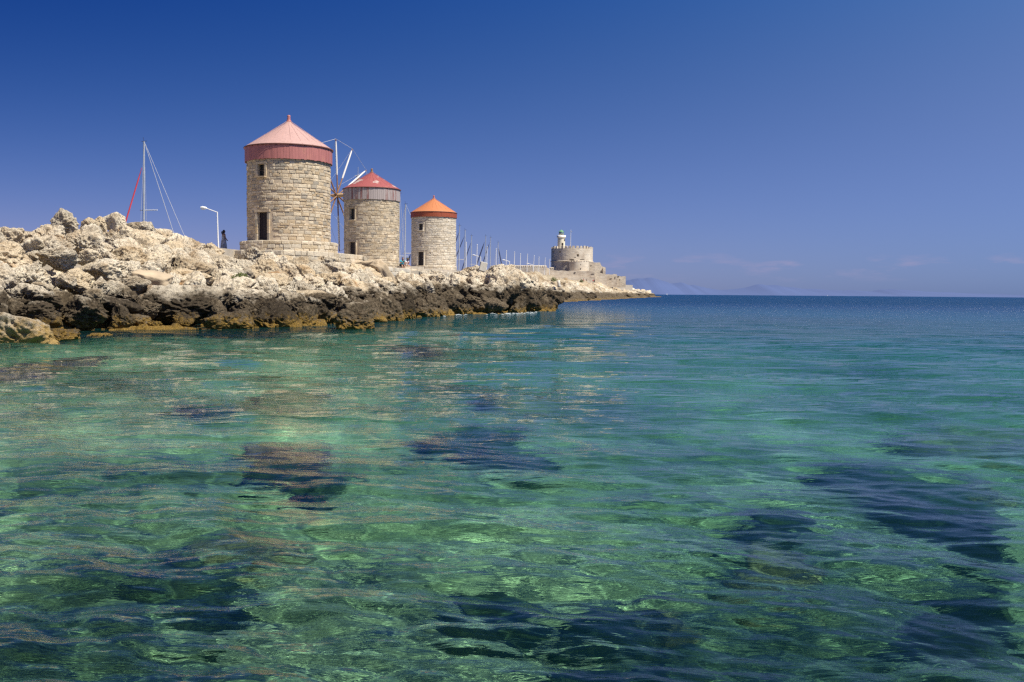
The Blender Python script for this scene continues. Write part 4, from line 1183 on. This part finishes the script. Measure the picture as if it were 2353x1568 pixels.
M_GREYC = simple('grey_cloth', (0.14, 0.12, 0.12), .8)
M_KHAKI = simple('beige_shorts', (0.55, 0.48, 0.38), .8)
def dress_mat():
    m, nt, p = new_mat('patterned_dress')
    tc = N(nt, 'ShaderNodeTexCoord'); n = noise(nt, tc.outputs['Object'], 9, 5, .7)
    L(nt, ramp(nt, n, [(.3, (.12, .12, .20)), (.45, (.38, .34, .24)), (.6, (.70, .70, .75)), (.75, (.26, .24, .28))]), p.inputs['Base Color']); p.inputs['Roughness'].default_value = .85
    return m
M_DRESS = dress_mat()
def head(parent, P, r, face, hair=True, skin=M_SKIN, hat=False):
    """face = horizontal unit vector the face looks along"""
    P = Vector(P); fx = Vector(face).normalized(); sd = Vector((-fx.y, fx.x, 0))
    mb = MB(); 
    fwd = lambda a, b, c: P + fx * a * r + sd * b * r + Vector((0, 0, c * r))
    M_ = Matrix((fx, sd, Vector((0, 0, 1)))).transposed()
    me = bpy.data.meshes.new('head'); bm = bmesh.new(); bmesh.ops.create_uvsphere(bm, u_segments=20, v_segments=14, radius=1)
    for v_ in bm.verts:
        c_ = v_.co; c_.z *= 1.26; c_.y *= .82; c_.x *= .95
        if c_.z < -.4: c_.x = c_.x * .85 + .12; c_.y *= .8
        v_.co = P + M_ @ (c_ * r)
    for (a, b, c_, s_) in ((.98, 0, -.15, (.2, .12, .22)), (.0, .84, -.05, (.18, .08, .25)), (.0, -.84, -.05, (.18, .08, .25)), (.86, 0, -.55, (.1, .28, .06))):
        q = bmesh.ops.create_icosphere(bm, subdivisions=1, radius=1)
        for v_ in q['verts']: v_.co = fwd(a, b, c_) + M_ @ Vector((v_.co.x * s_[0], v_.co.y * s_[1], v_.co.z * s_[2])) * r
    for f_ in bm.faces: f_.smooth = True
    bm.to_mesh(me); bm.free(); me.materials.append(skin); h = link('head', me, parent)
    mb = MB()
    for s_ in (-1, 1): mb.tube([fwd(.88, s_ * .33, .08), fwd(.96, s_ * .33, .08)], .09 * r, 6)
    mb.build('eyes', M_HAIR, h)
    if hair:
        me = bpy.data.meshes.new('hair'); bm = bmesh.new(); bmesh.ops.create_uvsphere(bm, u_segments=20, v_segments=12, radius=1)
        for v_ in bm.verts:
            c_ = v_.co; c_.z = c_.z * 1.28 + .12; c_.y *= .95; c_.x = c_.x * 1.0 - .14
            if c_.x > .35 and c_.z < .55: c_.x = .35
            v_.co = P + M_ @ (c_ * r)
        for f_ in bm.faces: f_.smooth = True
        bm.to_mesh(me); bm.free(); me.materials.append(M_HAIR); link('hair', me, h)
    if hat:
        mb = MB(); c_ = P + Vector((0, 0, r * .55))
        mb.lathe([(r * 1.9, -.02), (r * 1.1, .03), (r * 1.0, r * .5), (r * .7, r * .75), (0, r * .8)], 20, tuple(c_)); mb.build('hat', M_HAT, h)
    return h
def hand(parent, P, d, up, s_=1.0, skin=M_SKIN):
    P = Vector(P); d = Vector(d).normalized(); sd = d.cross(Vector(up)).normalized(); u_ = sd.cross(d)
    vs = [P, P + d * .045 * s_, P + d * .085 * s_]; ed = [(0, 1), (1, 2)]; ra = [(.024 * s_, .02 * s_), (.036 * s_, .017 * s_), (.034 * s_, .015 * s_)]
    for k, ln in enumerate((.062, .075, .07, .055)):
        o_ = sd * ((k - 1.5) * .019 * s_); a = len(vs)
        vs += [P + d * .095 * s_ + o_, P + d * (.095 + ln * .55) * s_ + o_ - u_ * .012 * s_, P + d * (.095 + ln * .9) * s_ + o_ - u_ * .035 * s_]
        ed += [(2, a), (a, a + 1), (a + 1, a + 2)]; ra += [.0095 * s_, .0088 * s_, .0075 * s_]
    a = len(vs); vs += [P + d * .04 * s_ + sd * .04 * s_, P + d * .075 * s_ + sd * .058 * s_ - u_ * .01]; ed += [(0, a), (a, a + 1)]; ra += [.012 * s_, .009 * s_]
    return skinned('hand', vs, ed, ra, skin, parent, 1)

# standing woman, turned away to the right, forearms crossed in front
P = at(514, 560, 73); wx = P.x
root = thing('person', 'woman with dark hair in a long patterned dress standing by the street lamp', 'person', (wx, 73, 4.2), RAD(0))
f_ = Vector((.75, .66, 0)).normalized(); s_ = Vector((-f_.y, f_.x, 0))     # facing, her left
def B(a, b, z): return f_ * a + s_ * b + Vector((0, 0, z))
V_ = [B(0, 0, .92), B(0, 0, 1.10), B(.01, 0, 1.28), B(.0, 0, 1.42), B(.02, 0, 1.50),
      B(0, .17, 1.40), B(.02, .24, 1.14), B(.22, .12, 1.00), B(0, -.17, 1.40), B(.02, -.24, 1.14), B(.22, -.10, .99),
      B(0, .09, .88), B(.03, .10, .48), B(-.02, .10, .08), B(.12, .10, .03), B(0, -.09, .88), B(.06, -.10, .48), B(.02, -.10, .08), B(.16, -.10, .03)]
E_ = [(0, 1), (1, 2), (2, 3), (3, 4), (3, 5), (5, 6), (6, 7), (3, 8), (8, 9), (9, 10), (0, 11), (11, 12), (12, 13), (13, 14), (0, 15), (15, 16), (16, 17), (17, 18)]
R_ = [(.15, .12), (.125, .10), (.15, .11), (.11, .07), .05, .055, .042, .03, .055, .042, .03, .085, .055, .035, .03, .085, .055, .035, .03]
body = skinned('body', V_, E_, R_, M_SKIND, root)
head(root, B(.03, 0, 1.60), .098, f_, True, M_SKIND)
mb = MB(); mb.tube([B(-.09, 0, 1.60), B(-.13, 0, 1.50), B(-.11, 0, 1.38)], [.07, .06, .02], 10); mb.build('hair_tail', M_HAIR, root)
hand(root, B(.22, .10, 1.00), B(.6, -.8, -.1), (0, 0, 1), 1, M_SKIND); hand(root, B(.22, -.08, .99), B(.6, .8, -.1), (0, 0, 1), 1, M_SKIND)
mb = MB(); dz = [(1.33, .155, .115), (1.2, .165, .13), (1.08, .15, .125), (.92, .20, .17), (.7, .24, .20), (.45, .27, .22), (.22, .30, .25), (.12, .31, .26)]
vs = []; nk = 28
for z, a, b_ in dz:
    for k in range(nk):
        t_ = 2 * math.pi * k / nk; fo = 1 + (.06 if z < .9 else 0) * math.sin(t_ * 7) * (1 - z)
        vs.append(B(b_ * fo * math.cos(t_), a * fo * math.sin(t_), z))
mb.add(vs, [(i * nk + k, i * nk + (k + 1) % nk, (i + 1) * nk + (k + 1) % nk, (i + 1) * nk + k) for i in range(len(dz) - 1) for k in range(nk)], True)
mb.build('dress', M_DRESS, root)
mb = MB()
for q in (-.09, .09): mb.tube([B(.11, q, 1.32), B(.03, q * 1.1, 1.45), B(-.10, q, 1.32)], .012, 5)
mb.build('dress_strap', M_DRESS, root)

def sitter(label, P, f_, shirt, shorts, hat, lean=.22, phone=True):
    root = thing('person', label, 'person', P)
    f_ = Vector(f_).normalized(); s_ = Vector((-f_.y, f_.x, 0)); B = lambda a, b, z: f_ * a + s_ * b + Vector((0, 0, z))
    V_ = [B(0, 0, .10), B(.03, 0, .26), B(lean * .6, 0, .44), B(lean, 0, .56), B(lean + .05, 0, .63),
          B(lean - .02, .19, .54), B(lean - .02, .27, .28), B(lean + .20, .10, .42), B(lean - .02, -.19, .54), B(lean - .02, -.27, .28), B(lean + .20, -.08, .42),
          B(0.05, .10, .09), B(.42, .13, .10), B(.47, .13, -.18), B(.44, .13, -.38), B(.56, .14, -.42), B(0.05, -.10, .09), B(.42, -.13, .10), B(.50, -.13, -.18), B(.50, -.13, -.38), B(.62, -.14, -.42)]
    E_ = [(0, 1), (1, 2), (2, 3), (3, 4), (3, 5), (5, 6), (6, 7), (3, 8), (8, 9), (9, 10), (0, 11), (11, 12), (12, 13), (13, 14), (14, 15), (0, 16), (16, 17), (17, 18), (18, 19), (19, 20)]
    R_ = [(.15, .13), (.15, .125), (.16, .12), (.10, .07), .055, .065, .048, .033, .065, .048, .033, .09, .07, .055, .038, .035, .09, .07, .055, .038, .035]
    body = skinned('body', V_, E_, R_, M_SKIN, root)
    head(root, B(lean + .09, 0, .76), .105, f_, True, M_SKIN, hat)
    T = [V_[i] for i in (0, 1, 2, 3, 5, 8)] + [V_[5].lerp(V_[6], .6), V_[8].lerp(V_[9], .6)]
    skinned('shirt', T, [(0, 1), (1, 2), (2, 3), (3, 4), (3, 5), (4, 6), (5, 7)], [(.185, .165), (.185, .155), (.195, .15), (.12, .09), .09, .09, .08, .08], shirt, root)
    S_ = [V_[0] - Vector((0, 0, .02)), V_[11], V_[16], V_[11].lerp(V_[12], .85), V_[16].lerp(V_[17], .85)]
    skinned('shorts', S_, [(0, 1), (0, 2), (1, 3), (2, 4)], [(.17, .13), .125, .125, .105, .105], shorts, root)
    hand(root, B(lean + .20, .09, .42), B(.5, -.5, .5), (0, 0, 1)); hand(root, B(lean + .20, -.07, .42), B(.5, .5, .5), (0, 0, 1))
    for q in (14, 19):
        mb = MB(); mb.box(V_[q] + f_ * .06 - Vector((0, 0, .045)), (.27, .10, .09), math.atan2(f_.y, f_.x)); o = mb.build('shoe', M_BLACK if not hat else M_WSHIRT, root); bb = o.modifiers.new('b', 'BEVEL'); bb.width = .03; bb.segments = 2
    if phone:
        mb = MB(); mb.box(B(lean + .30, 0, .49), (.09, .14, .10), math.atan2(f_.y, f_.x)); mb.build('camera', M_BLACK, root)
        mb = MB(); mb.tube([B(lean + .28, .05, .50), B(lean + .10, .12, .60), B(lean, .10, .64), B(lean, -.10, .64), B(lean + .10, -.12, .60), B(lean + .28, -.05, .50)], .012, 5); mb.build('camera_strap', M_BLACK, root)
    else:
        mb = MB(); mb.tube([B(lean + .15, .16, .5), B(lean + .1, 0, .2), B(lean - .05, -.2, .12)], .02, 6); mb.build('bag_strap', M_REDC, root)
    return root
bp = at(921, 615, 100); zt_ = at(938, 622, 100.5).z + .44
sitter('seated person in turquoise shirt and black shorts holding a camera', (bp.x, 100.62, zt_), (.55, -.84, 0), M_TEAL, M_BLACK, False)
bp = at(929.5, 615, 100); sitter('seated person in white shirt and brimmed hat beside the turquoise shirt', (bp.x, 100.95, zt_ - .02), (.85, -.52, 0), M_WSHIRT, M_KHAKI, True, .18, False)
def walker(label, P, f_, top, bottom, hat=False):
    root = thing('person', label, 'person', P)
    f_ = Vector(f_).normalized(); s_ = Vector((-f_.y, f_.x, 0)); B = lambda a, b, z: f_ * a + s_ * b + Vector((0, 0, z))
    V_ = [B(0, 0, .92), B(0, 0, 1.12), B(0, 0, 1.40), B(.01, 0, 1.50), B(0, .19, 1.40), B(.1, .24, 1.12), B(.28, .2, .98), B(0, -.19, 1.40), B(-.05, -.25, 1.12), B(.05, -.25, .88),
          B(0, .09, .88), B(.14, .1, .48), B(.16, .1, .07), B(0, -.09, .88), B(-.02, -.1, .48), B(-.20, -.1, .09), B(.28, .1, .03), B(-.1, -.1, .03)]
    E_ = [(0, 1), (1, 2), (2, 3), (2, 4), (4, 5), (5, 6), (2, 7), (7, 8), (8, 9), (0, 10), (10, 11), (11, 12), (0, 13), (13, 14), (14, 15), (12, 16), (15, 17)]
    R_ = [(.15, .12), (.15, .11), (.14, .10), .05, .06, .045, .03, .06, .045, .03, .09, .06, .04, .09, .06, .04, .035, .035]
    skinned('body', V_, E_, R_, M_SKIN, root, 1)
    head(root, B(.03, 0, 1.62), .105, f_, True, M_SKIN, hat)
    skinned('shirt', [V_[i] for i in (0, 1, 2, 4, 7)] + [V_[4].lerp(V_[5], .8), V_[7].lerp(V_[8], .8)], [(0, 1), (1, 2), (2, 3), (2, 4), (3, 5), (4, 6)], [.17, .17, .15, .085, .085, .08, .08], top, root, 1)
    skinned('trousers', [V_[0], V_[10], V_[11], V_[12] + Vector((0, 0, .15)), V_[13], V_[14], V_[15] + Vector((0, 0, .15))], [(0, 1), (1, 2), (2, 3), (0, 4), (4, 5), (5, 6)], [(.17, .14), .115, .085, .07, .115, .085, .07], bottom, root, 1)
    return root
walker('walker in red clothes with white cap against the fort wall', F4(928, 1392, 420), (1, -.2, 0), M_REDC, M_REDC)
walker('walker in grey clothes right of the red-clothed one', F4(998, 1394, 420), (1, .2, 0), M_GREYC, M_GREYC)
walker('shorter walker in dark red near the fort buttress', F4(1160, 1408, 418), (.3, -1, 0), M_REDC, M_GREYC)
walker('walker in black and yellow beside the dark red one', F4(1192, 1402, 420), (-.3, -1, 0), M_BLACK, M_BLACK)
walker('person in dark clothes standing beside the small white car', at(*Z3c(1184, 700), 325), (-1, -.2, 0), M_BLACK, M_BLACK)

# ------------------------------------------------------------------ sea bed
def depth_at(x, y):
    """smooth depth of the bed under the surface"""
    d = 1.25 + 0.058 * np.maximum(0, x + 9) + 0.045 * np.maximum(0, y - 6)
    d = d - 0.25 * np.exp(-(((x + 7) / 7) ** 2 + ((y - 26) / 12) ** 2))
    d = np.where(y > 55, d + (y - 55) * 0.03, d)
    return np.clip(d, 0.8, 14)
bx = np.concatenate([-np.geomspace(1.0, 900, 130)[::-1] - 0, [0], np.geomspace(1.0, 2600, 150)])
bx = np.sort(np.concatenate([bx, np.linspace(-26, 26, 330)]))
by = np.sort(np.concatenate([np.linspace(-6, 2, 20), np.linspace(2.02, 40, 400), np.geomspace(40.5, 5000, 110)]))
BX, BY = np.meshgrid(bx, by)
Q = np.stack([BX.ravel(), BY.ravel(), np.zeros(BX.size)], -1)
dz_ = depth_at(Q[:, 0], Q[:, 1])
near = np.clip(1 - Q[:, 1] / 60, 0, 1)
Q[:, 2] = -dz_ + near * (0.28 * fbm(Q * 0.5, 4, 61) + 0.16 * np.maximum(0, .5 - worley(Q * 1.5, 66)) * 2 + 0.05 * fbm(Q * 3, 3, 63))
def bed_material():
    m, nt, p = new_mat('pebbly_seabed')
    g = wpos(nt)
    n1 = noise(nt, g, 0.30, 6, 0.62, .4); n2 = noise(nt, g, 2.2, 6, 0.7, .5); v = vor(nt, g, 2.6)
    c = ramp(nt, n1, [(0.34, (0.09, 0.12, 0.065)), (0.47, (0.25, 0.29, 0.16)), (0.58, (0.44, 0.45, 0.27)), (0.72, (0.66, 0.64, 0.44))])
    c = mixc(nt, 0.8, c, ramp(nt, n2, [(0.3, (0.22, 0.25, 0.22)), (0.5, (0.80, 0.84, 0.78)), (0.66, (1.7, 1.7, 1.35))]), 'MULTIPLY')
    L(nt, c, p.inputs['Base Color']); p.inputs['Roughness'].default_value = .95; p.inputs['Specular IOR Level'].default_value = 0
    L(nt, bump(nt, n2, .8, .25), p.inputs['Normal'])
    return m
M_BED = bed_material()
bed = link('seabed', mesh_np('seabed', Q, grid_faces(len(by), len(bx)), [M_BED]))
tag(bed, kind='structure')
bed.cycles.is_caustics_receiver = True
# rocks and weed beds under water (refraction taken into account when placing them)
def weed_mat(name, a, b_):
    m, nt, p = new_mat(name); g = wpos(nt); n = noise(nt, g, 1.6, 6, .7, .5)
    L(nt, ramp(nt, n, [(.35, a), (.6, tuple((x + y) / 2 for x, y in zip(a, b_))), (.72, b_)]), p.inputs['Base Color']); p.inputs['Roughness'].default_value = .95
    p.inputs['Specular IOR Level'].default_value = 0
    L(nt, bump(nt, n, .9, .3), p.inputs['Normal']); return m
M_WEED = weed_mat('dark_weedy_rock', (0.014, 0.030, 0.022), (0.15, 0.19, 0.085))
M_REEF = weed_mat('yellow_algae_rock', (0.14, 0.12, 0.05), (0.55, 0.48, 0.24))
M_PURP = weed_mat('purple_brown_reef', (0.07, 0.035, 0.045), (0.42, 0.25, 0.12))
SUB_P = [boulder_mesh('submerged_rock', 500 + i, IV4, IF4, M_WEED, 1.2, 8, .6) for i in range(4)]
SUBR = [(500,1325,430,170,2.0,M_WEED,'broad dark weedy rock under water near the lower left'), (690,1060,230,56,1.9,M_WEED,'dark submerged rock with ripples below the largest windmill reflection'),
 (700,1108,150,30,1.9,M_WEED,'small black submerged rock just below the wider one'), (1075,985,230,40,1.7,M_WEED,'long dark submerged ledge left of the sand patch'), (1210,1030,230,40,2.0,M_WEED,'dark submerged ledge slanting toward the right'),
 (2060,1075,380,100,2.3,M_WEED,'large dark submerged reef at the right'), (2150,1150,330,100,2.3,M_WEED,'lower half of the large dark reef at the right'), (1760,1165,170,60,2.0,M_WEED,'dark weed patch left of the large reef'),
 (1190,1370,300,100,1.9,M_WEED,'curved dark rock under water below the centre'), (1420,1420,330,60,1.9,M_WEED,'long dark rock ridge under water right of the curved rock'), (1330,1520,400,110,1.9,M_WEED,'dark rock at the bottom edge of the picture'),
 (1560,1490,260,120,1.9,M_WEED,'broken dark rock near the bottom centre right'), (2230,1430,260,90,2.0,M_WEED,'dark rock near the lower right corner'), 
 (480,930,170,28,1.6,M_WEED,'thin dark ledge under water in the left bay'), (2220,1330,250,60,2.2,M_WEED,'dark weed band at the right edge'),
 (2180,975,420,60,1.6,M_REEF,'pale yellow reef top near the right edge'), (1230,905,260,50,1.5,M_REEF,'pale sandy reef top in the middle bay'), (610,1215,280,90,1.5,M_REEF,'yellow topped rock above the broad dark one'),
 (1480,1350,260,70,1.6,M_REEF,'yellowish submerged rock below the centre'), (1750,1240,240,60,1.8,M_REEF,'yellow green rock under water at centre right'), (690,900,200,60,1.4,M_REEF,'golden shallow rock below the largest windmill'),
 (650,1010,220,50,1.4,M_PURP,'brown shallow rock in the golden reflection'), (950,790,200,26,.35,M_PURP,'purple brown reef just under the surface off the squat rock'), (150,820,170,24,.5,M_PURP,'brown shallow ledge beside the nearest cream rock'),
 (40,850,200,26,.7,M_PURP,'brown shallow ledge at the left edge'), (2250,1090,130,40,1.9,M_REEF,'yellow speckled top of the large reef')]
for i, (x, y, w, h, dep, mt, lb) in enumerate(SUBR):
    dep *= 0.74
    P = bed_at(x, y, dep); dep = min(dep, 0.70 * float(depth_at(np.array([P.x]), np.array([P.y]))[0]))
    P = bed_at(x, y, dep); s_ = P.y / 2300
    ya, yb_ = bed_at(x, y - h / 2, dep).y, bed_at(x, y + h / 2, dep).y
    me = SUB_P[i % 4]
    if mt is not M_WEED:
        me = me.copy(); me.materials.clear(); me.materials.append(mt)
    zb_ = float(depth_at(np.array([P.x]), np.array([P.y]))[0])
    hh = max(0.25, (zb_ - dep) + (0.5 if mt is M_WEED else 0.3))
    o = link('submerged_rock', me, None, (P.x, P.y, -dep - hh * (0.82 if mt is M_WEED else 1.0)))
    k_ = 1.15 if mt is M_WEED else 1.0
    o.scale = (w * s_ / 2 * k_, max(.2, (ya - yb_) / 2) * k_, hh); o.rotation_euler = (0, 0, (0, math.pi)[i % 2] + rnd.uniform(-.15, .15) - (.25 if w > 200 and y > 950 and x > 900 else 0))
    o.cycles.is_caustics_receiver = True
    tag(o, lb, 'rock', 'rocks and weed under the water')

# ------------------------------------------------------------------ the sea surface
rows_near = CAMH / np.linspace(0.62, 0.0195, 820)      # 2.4 m .. 77 m, even steps as seen from low over the water
rows = np.concatenate([[-200, -20, -3, 0.2, 1.2, 1.9], rows_near, np.geomspace(79, 9000, 110)])
az = np.concatenate([np.linspace(-1.25, -.56, 30)[:-1], np.linspace(-.56, .56, 700), np.linspace(.56, 1.25, 30)[1:]])
tanz = np.tan(az)
RR, TT = np.meshgrid(rows, tanz, indexing='ij')
half = np.maximum(np.abs(RR), 30)
Xw = TT * np.where(RR < 1.9, 1.9 + 0 * RR, RR)
Xw = np.where(RR < 1.0, TT * (60 + np.abs(RR) * 3), Xw)
Yw = RR
Xf, Yf = Xw.ravel(), Yw.ravel()
rng = np.random.default_rng(11)
Zf_ = np.zeros(Xf.size)
dist = np.maximum(Yf, 1)
spacing = np.maximum(dist * 1.12 / 700 * 1.2, dist ** 2 / CAMH * 0.00075)
def waves(n, l0, l1, amp, dirc, spread, pw=1.0, wgt=1.0):
    global Zf_
    for _ in range(n):
        Lw = math.exp(rng.uniform(math.log(l0), math.log(l1))); a = rng.normal(dirc, spread); ph = rng.uniform(0, 6.283); k = 6.283 / Lw
        A = amp * Lw ** pw
        fade = np.clip((Lw / spacing - 2.2) / 7.0, 0, 1)
        th = k * (Xf * math.cos(a) + Yf * math.sin(a)) + ph
        th = th + 0.7 * np.sin(th * 0.37 + ph * 3 + 0.21 * k * Xf * math.sin(a))
        Zf_ += wgt * A * fade * (np.sin(th) + 0.22 * np.cos(2 * th))
mod = 0.75 + 0.5 * vnoise(np.stack([Xf * .08, Yf * .08, 0 * Xf], -1), 5) 
waves(9, 1.6, 5.0, 0.0020, 1.25, .3)
waves(26, 0.48, 1.5, 0.0044, 1.32, .5)
waves(40, 0.14, 0.48, 0.0036, 1.40, .6, 1.1)
waves(30, 1.0, 6.0, 0.0058, 1.35, .45, 1.0, np.clip((Yf - 9) / 24, 0, 1))
Zf_ *= mod
dd = depth_at(Xf, np.maximum(Yf, 0))
def water_material():
    m, nt, p = new_mat('sea_water')
    g = wpos(nt)
    dA = N(nt, 'ShaderNodeAttribute', attribute_name='depth').outputs['Fac']
    mp = N(nt, 'ShaderNodeMapping'); L(nt, g, mp.inputs[0]); mp.inputs['Scale'].default_value = (0.55, 1.6, 1)
    sep = N(nt, 'ShaderNodeSeparateXYZ'); L(nt, g, sep.inputs[0])
    far = mapr(nt, sep.outputs['Y'], 7, 36)
    nf = noise(nt, mp.outputs[0], 1.6, 4, 0.55, .3)
    nl = noise(nt, mp.outputs[0], 0.42, 4, 0.62, .4)
    b = N(nt, 'ShaderNodeBump'); L(nt, nf, b.inputs['Height']); b.inputs['Distance'].default_value = 0.4
    L(nt, mth(nt, 'MULTIPLY', far, 1.0), b.inputs['Strength'])
    nn_ = N(nt, 'ShaderNodeMapping'); L(nt, g, nn_.inputs[0]); nn_.inputs['Scale'].default_value = (2.2, 7.5, 1); nn_.inputs['Rotation'].default_value = (0, 0, 0.18)
    rip = noise(nt, nn_.outputs[0], 1.0, 4, 0.6, .6)
    b0 = N(nt, 'ShaderNodeBump'); L(nt, rip, b0.inputs['Height']); b0.inputs['Distance'].default_value = 0.075; L(nt, mapr(nt, sep.outputs['Y'], 5, 26, 0.13, 0.30), b0.inputs['Strength'])
    L(nt, b0.outputs[0], b.inputs['Normal'])
    b2 = N(nt, 'ShaderNodeBump'); L(nt, nl, b2.inputs['Height']); b2.inputs['Distance'].default_value = 1.6; L(nt, mth(nt, 'MULTIPLY', mapr(nt, sep.outputs['Y'], 10, 60), 0.9), b2.inputs['Strength']); L(nt, b.outputs[0], b2.inputs['Normal'])
    # clear water over the bed
    p.inputs['Transmission Weight'].default_value = 1; p.inputs['IOR'].default_value = 1.26
    L(nt, mapr(nt, sep.outputs['Y'], 15, 120, 0.0, 0.12), p.inputs['Roughness'])
    tintc = ramp(nt, mapr(nt, dA, 1.0, 6.0), [(0.0, (0.70, 0.96, 0.86)), (0.25, (0.31, 0.85, 0.83)), (0.6, (0.11, 0.62, 0.72)), (1.0, (0.06, 0.42, 0.60))])
    L(nt, tintc, p.inputs['Base Color']); L(nt, b2.outputs[0], p.inputs['Normal'])
    # light scattered back by the water body
    q = N(nt, 'ShaderNodeBsdfPrincipled'); q.inputs['IOR'].default_value = 1.26
    L(nt, mapr(nt, sep.outputs['Y'], 15, 200, 0.02, 0.32), q.inputs['Roughness']); q.inputs['Specular IOR Level'].default_value = 0.45
    nb = noise(nt, g, 0.045, 3, 0.5)
    bodyc = ramp(nt, mapr(nt, dA, 1.5, 12), [(0.0, (0.009, 0.080, 0.068)), (0.22, (0.005, 0.090, 0.098)), (0.5, (0.003, 0.066, 0.118)), (1.0, (0.003, 0.040, 0.108))])
    L(nt, bodyc, q.inputs['Base Color']); L(nt, b2.outputs[0], q.inputs['Normal'])
    mx = N(nt, 'ShaderNodeMixShader')
    murk = mapr(nt, mth(nt, 'ADD', dA, mth(nt, 'MULTIPLY', mth(nt, 'SUBTRACT', nb, .5), 3.0)), 1.4, 7.0, 0.03, 0.97)
    L(nt, murk, mx.inputs[0]); L(nt, p.outputs[0], mx.inputs[1]); L(nt, q.outputs[0], mx.inputs[2])
    L(nt, mx.outputs[0], nt.nodes['Material Output'].inputs['Surface'])
    return m
M_SEA = water_material()
sea = link('sea', mesh_np('sea', np.stack([Xf, Yf, Zf_], -1), grid_faces(len(rows), len(az)), [M_SEA], True, {'depth': dd}))
tag(sea, kind='structure')
sea.cycles.is_caustics_caster = True

# ------------------------------------------------------------------ distant coast
M_MTN = simple('haze_painted_mountain', (0.075, 0.112, 0.245), .95, var=.06, scale=.0006)  # distance haze painted into the pale blue base colour, no air volume
def ridge(prof, D, name='mountains'):
    V = []; 
    rngm = np.random.default_rng(3)
    xs_ = np.linspace(prof[0][0], prof[-1][0], 160)
    hs = np.interp(xs_, [a for a, _ in prof], [b_ for _, b_ in prof])
    nz = fbm(np.stack([xs_ * .05, 0 * xs_, 0 * xs_], -1), 4, 8) * 1.6
    hs = np.maximum(hs + nz * (hs / 20), 0)
    lay = [(-2500, 0.0), (-1200, .55), (0, 1.0), (2500, 0)]
    for (dy, k) in lay:
        for x, h in zip(xs_, hs):
            V.append(((x - 1176) / 2300 * D, D + dy, -30 + (30 + h / 2300 * D) * k))
    o = link(name, mesh_np(name, V, grid_faces(len(lay), len(xs_)), [M_MTN]))
    return tag(o, kind='structure')
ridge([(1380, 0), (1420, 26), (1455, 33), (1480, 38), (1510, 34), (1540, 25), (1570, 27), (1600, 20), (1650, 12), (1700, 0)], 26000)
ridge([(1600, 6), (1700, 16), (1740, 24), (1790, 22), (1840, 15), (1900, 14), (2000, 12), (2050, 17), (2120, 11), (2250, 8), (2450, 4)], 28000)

# two sails on the horizon
for lb, px, py, D in (('tiny white sailboat on the horizon close to the point', 1533, 673, 2600), ('tiny white sailboat on the horizon out in the middle of the sea', 1902, 676, 3300)):
    P = at(px, 676 + (px - 1480) * .0081, D)
    root = thing('far_sailboat', lb, 'sailboat', (P.x, D, 0), .6); root.scale = (.6, .6, .6)
    mb = MB(); mb.add([(-3.5, -1, 1), (3.8, 0, 1.2), (-3.5, 1, 1), (-3, 0, -.3), (3, 0, -.3)], [(0, 1, 2), (0, 3, 4, 1), (1, 4, 3, 2), (0, 2, 3)]); mb.build('hull', M_HULL, root)
    mb = MB(); mb.tube([(0, 0, 1), (0, 0, 9)], .08, 6); mb.build('mast', M_ALU, root)
    mb = MB(); mb.add([(-.2, 0, 1.8), (-3.2, .25, 1.8), (-.15, 0, 8.8), (-.2, .06, 1.8), (-3.2, .31, 1.8), (-.15, .06, 8.8)], [(0, 1, 2), (5, 4, 3), (0, 2, 5, 3), (1, 4, 5, 2), (0, 3, 4, 1)]); mb.build('sail', M_CANVAS, root)
# thin broken foam where the swell meets the tip of the bank
rf_ = random.Random(9); mb = MB()
for k in range(90):
    x = rf_.choice((rf_.uniform(1020, 1235), rf_.uniform(1150, 1232))); w = water_at(x, np.interp(x, ST_X, ST_YW) + rf_.gauss(1.5, 1.6))
    a = rf_.uniform(-.5, .5); l_, h_ = rf_.uniform(.04, .18), rf_.uniform(.008, .03)
    n_ = 6; ring = [(w.x + l_ * math.cos(t_) * rf_.uniform(.6, 1.2), w.y - .6 + h_ * 3.5 * math.sin(t_) + a * l_ * math.cos(t_), .035) for t_ in [6.283 * q / n_ for q in range(n_)]]
    mb.add(ring + [(w.x, w.y - .6, .035 + h_)], [(q, (q + 1) % n_, n_) for q in range(n_)])
tag(mb.build('foam', simple('white_foam', (.55, .60, .60), .6)), kind='stuff')
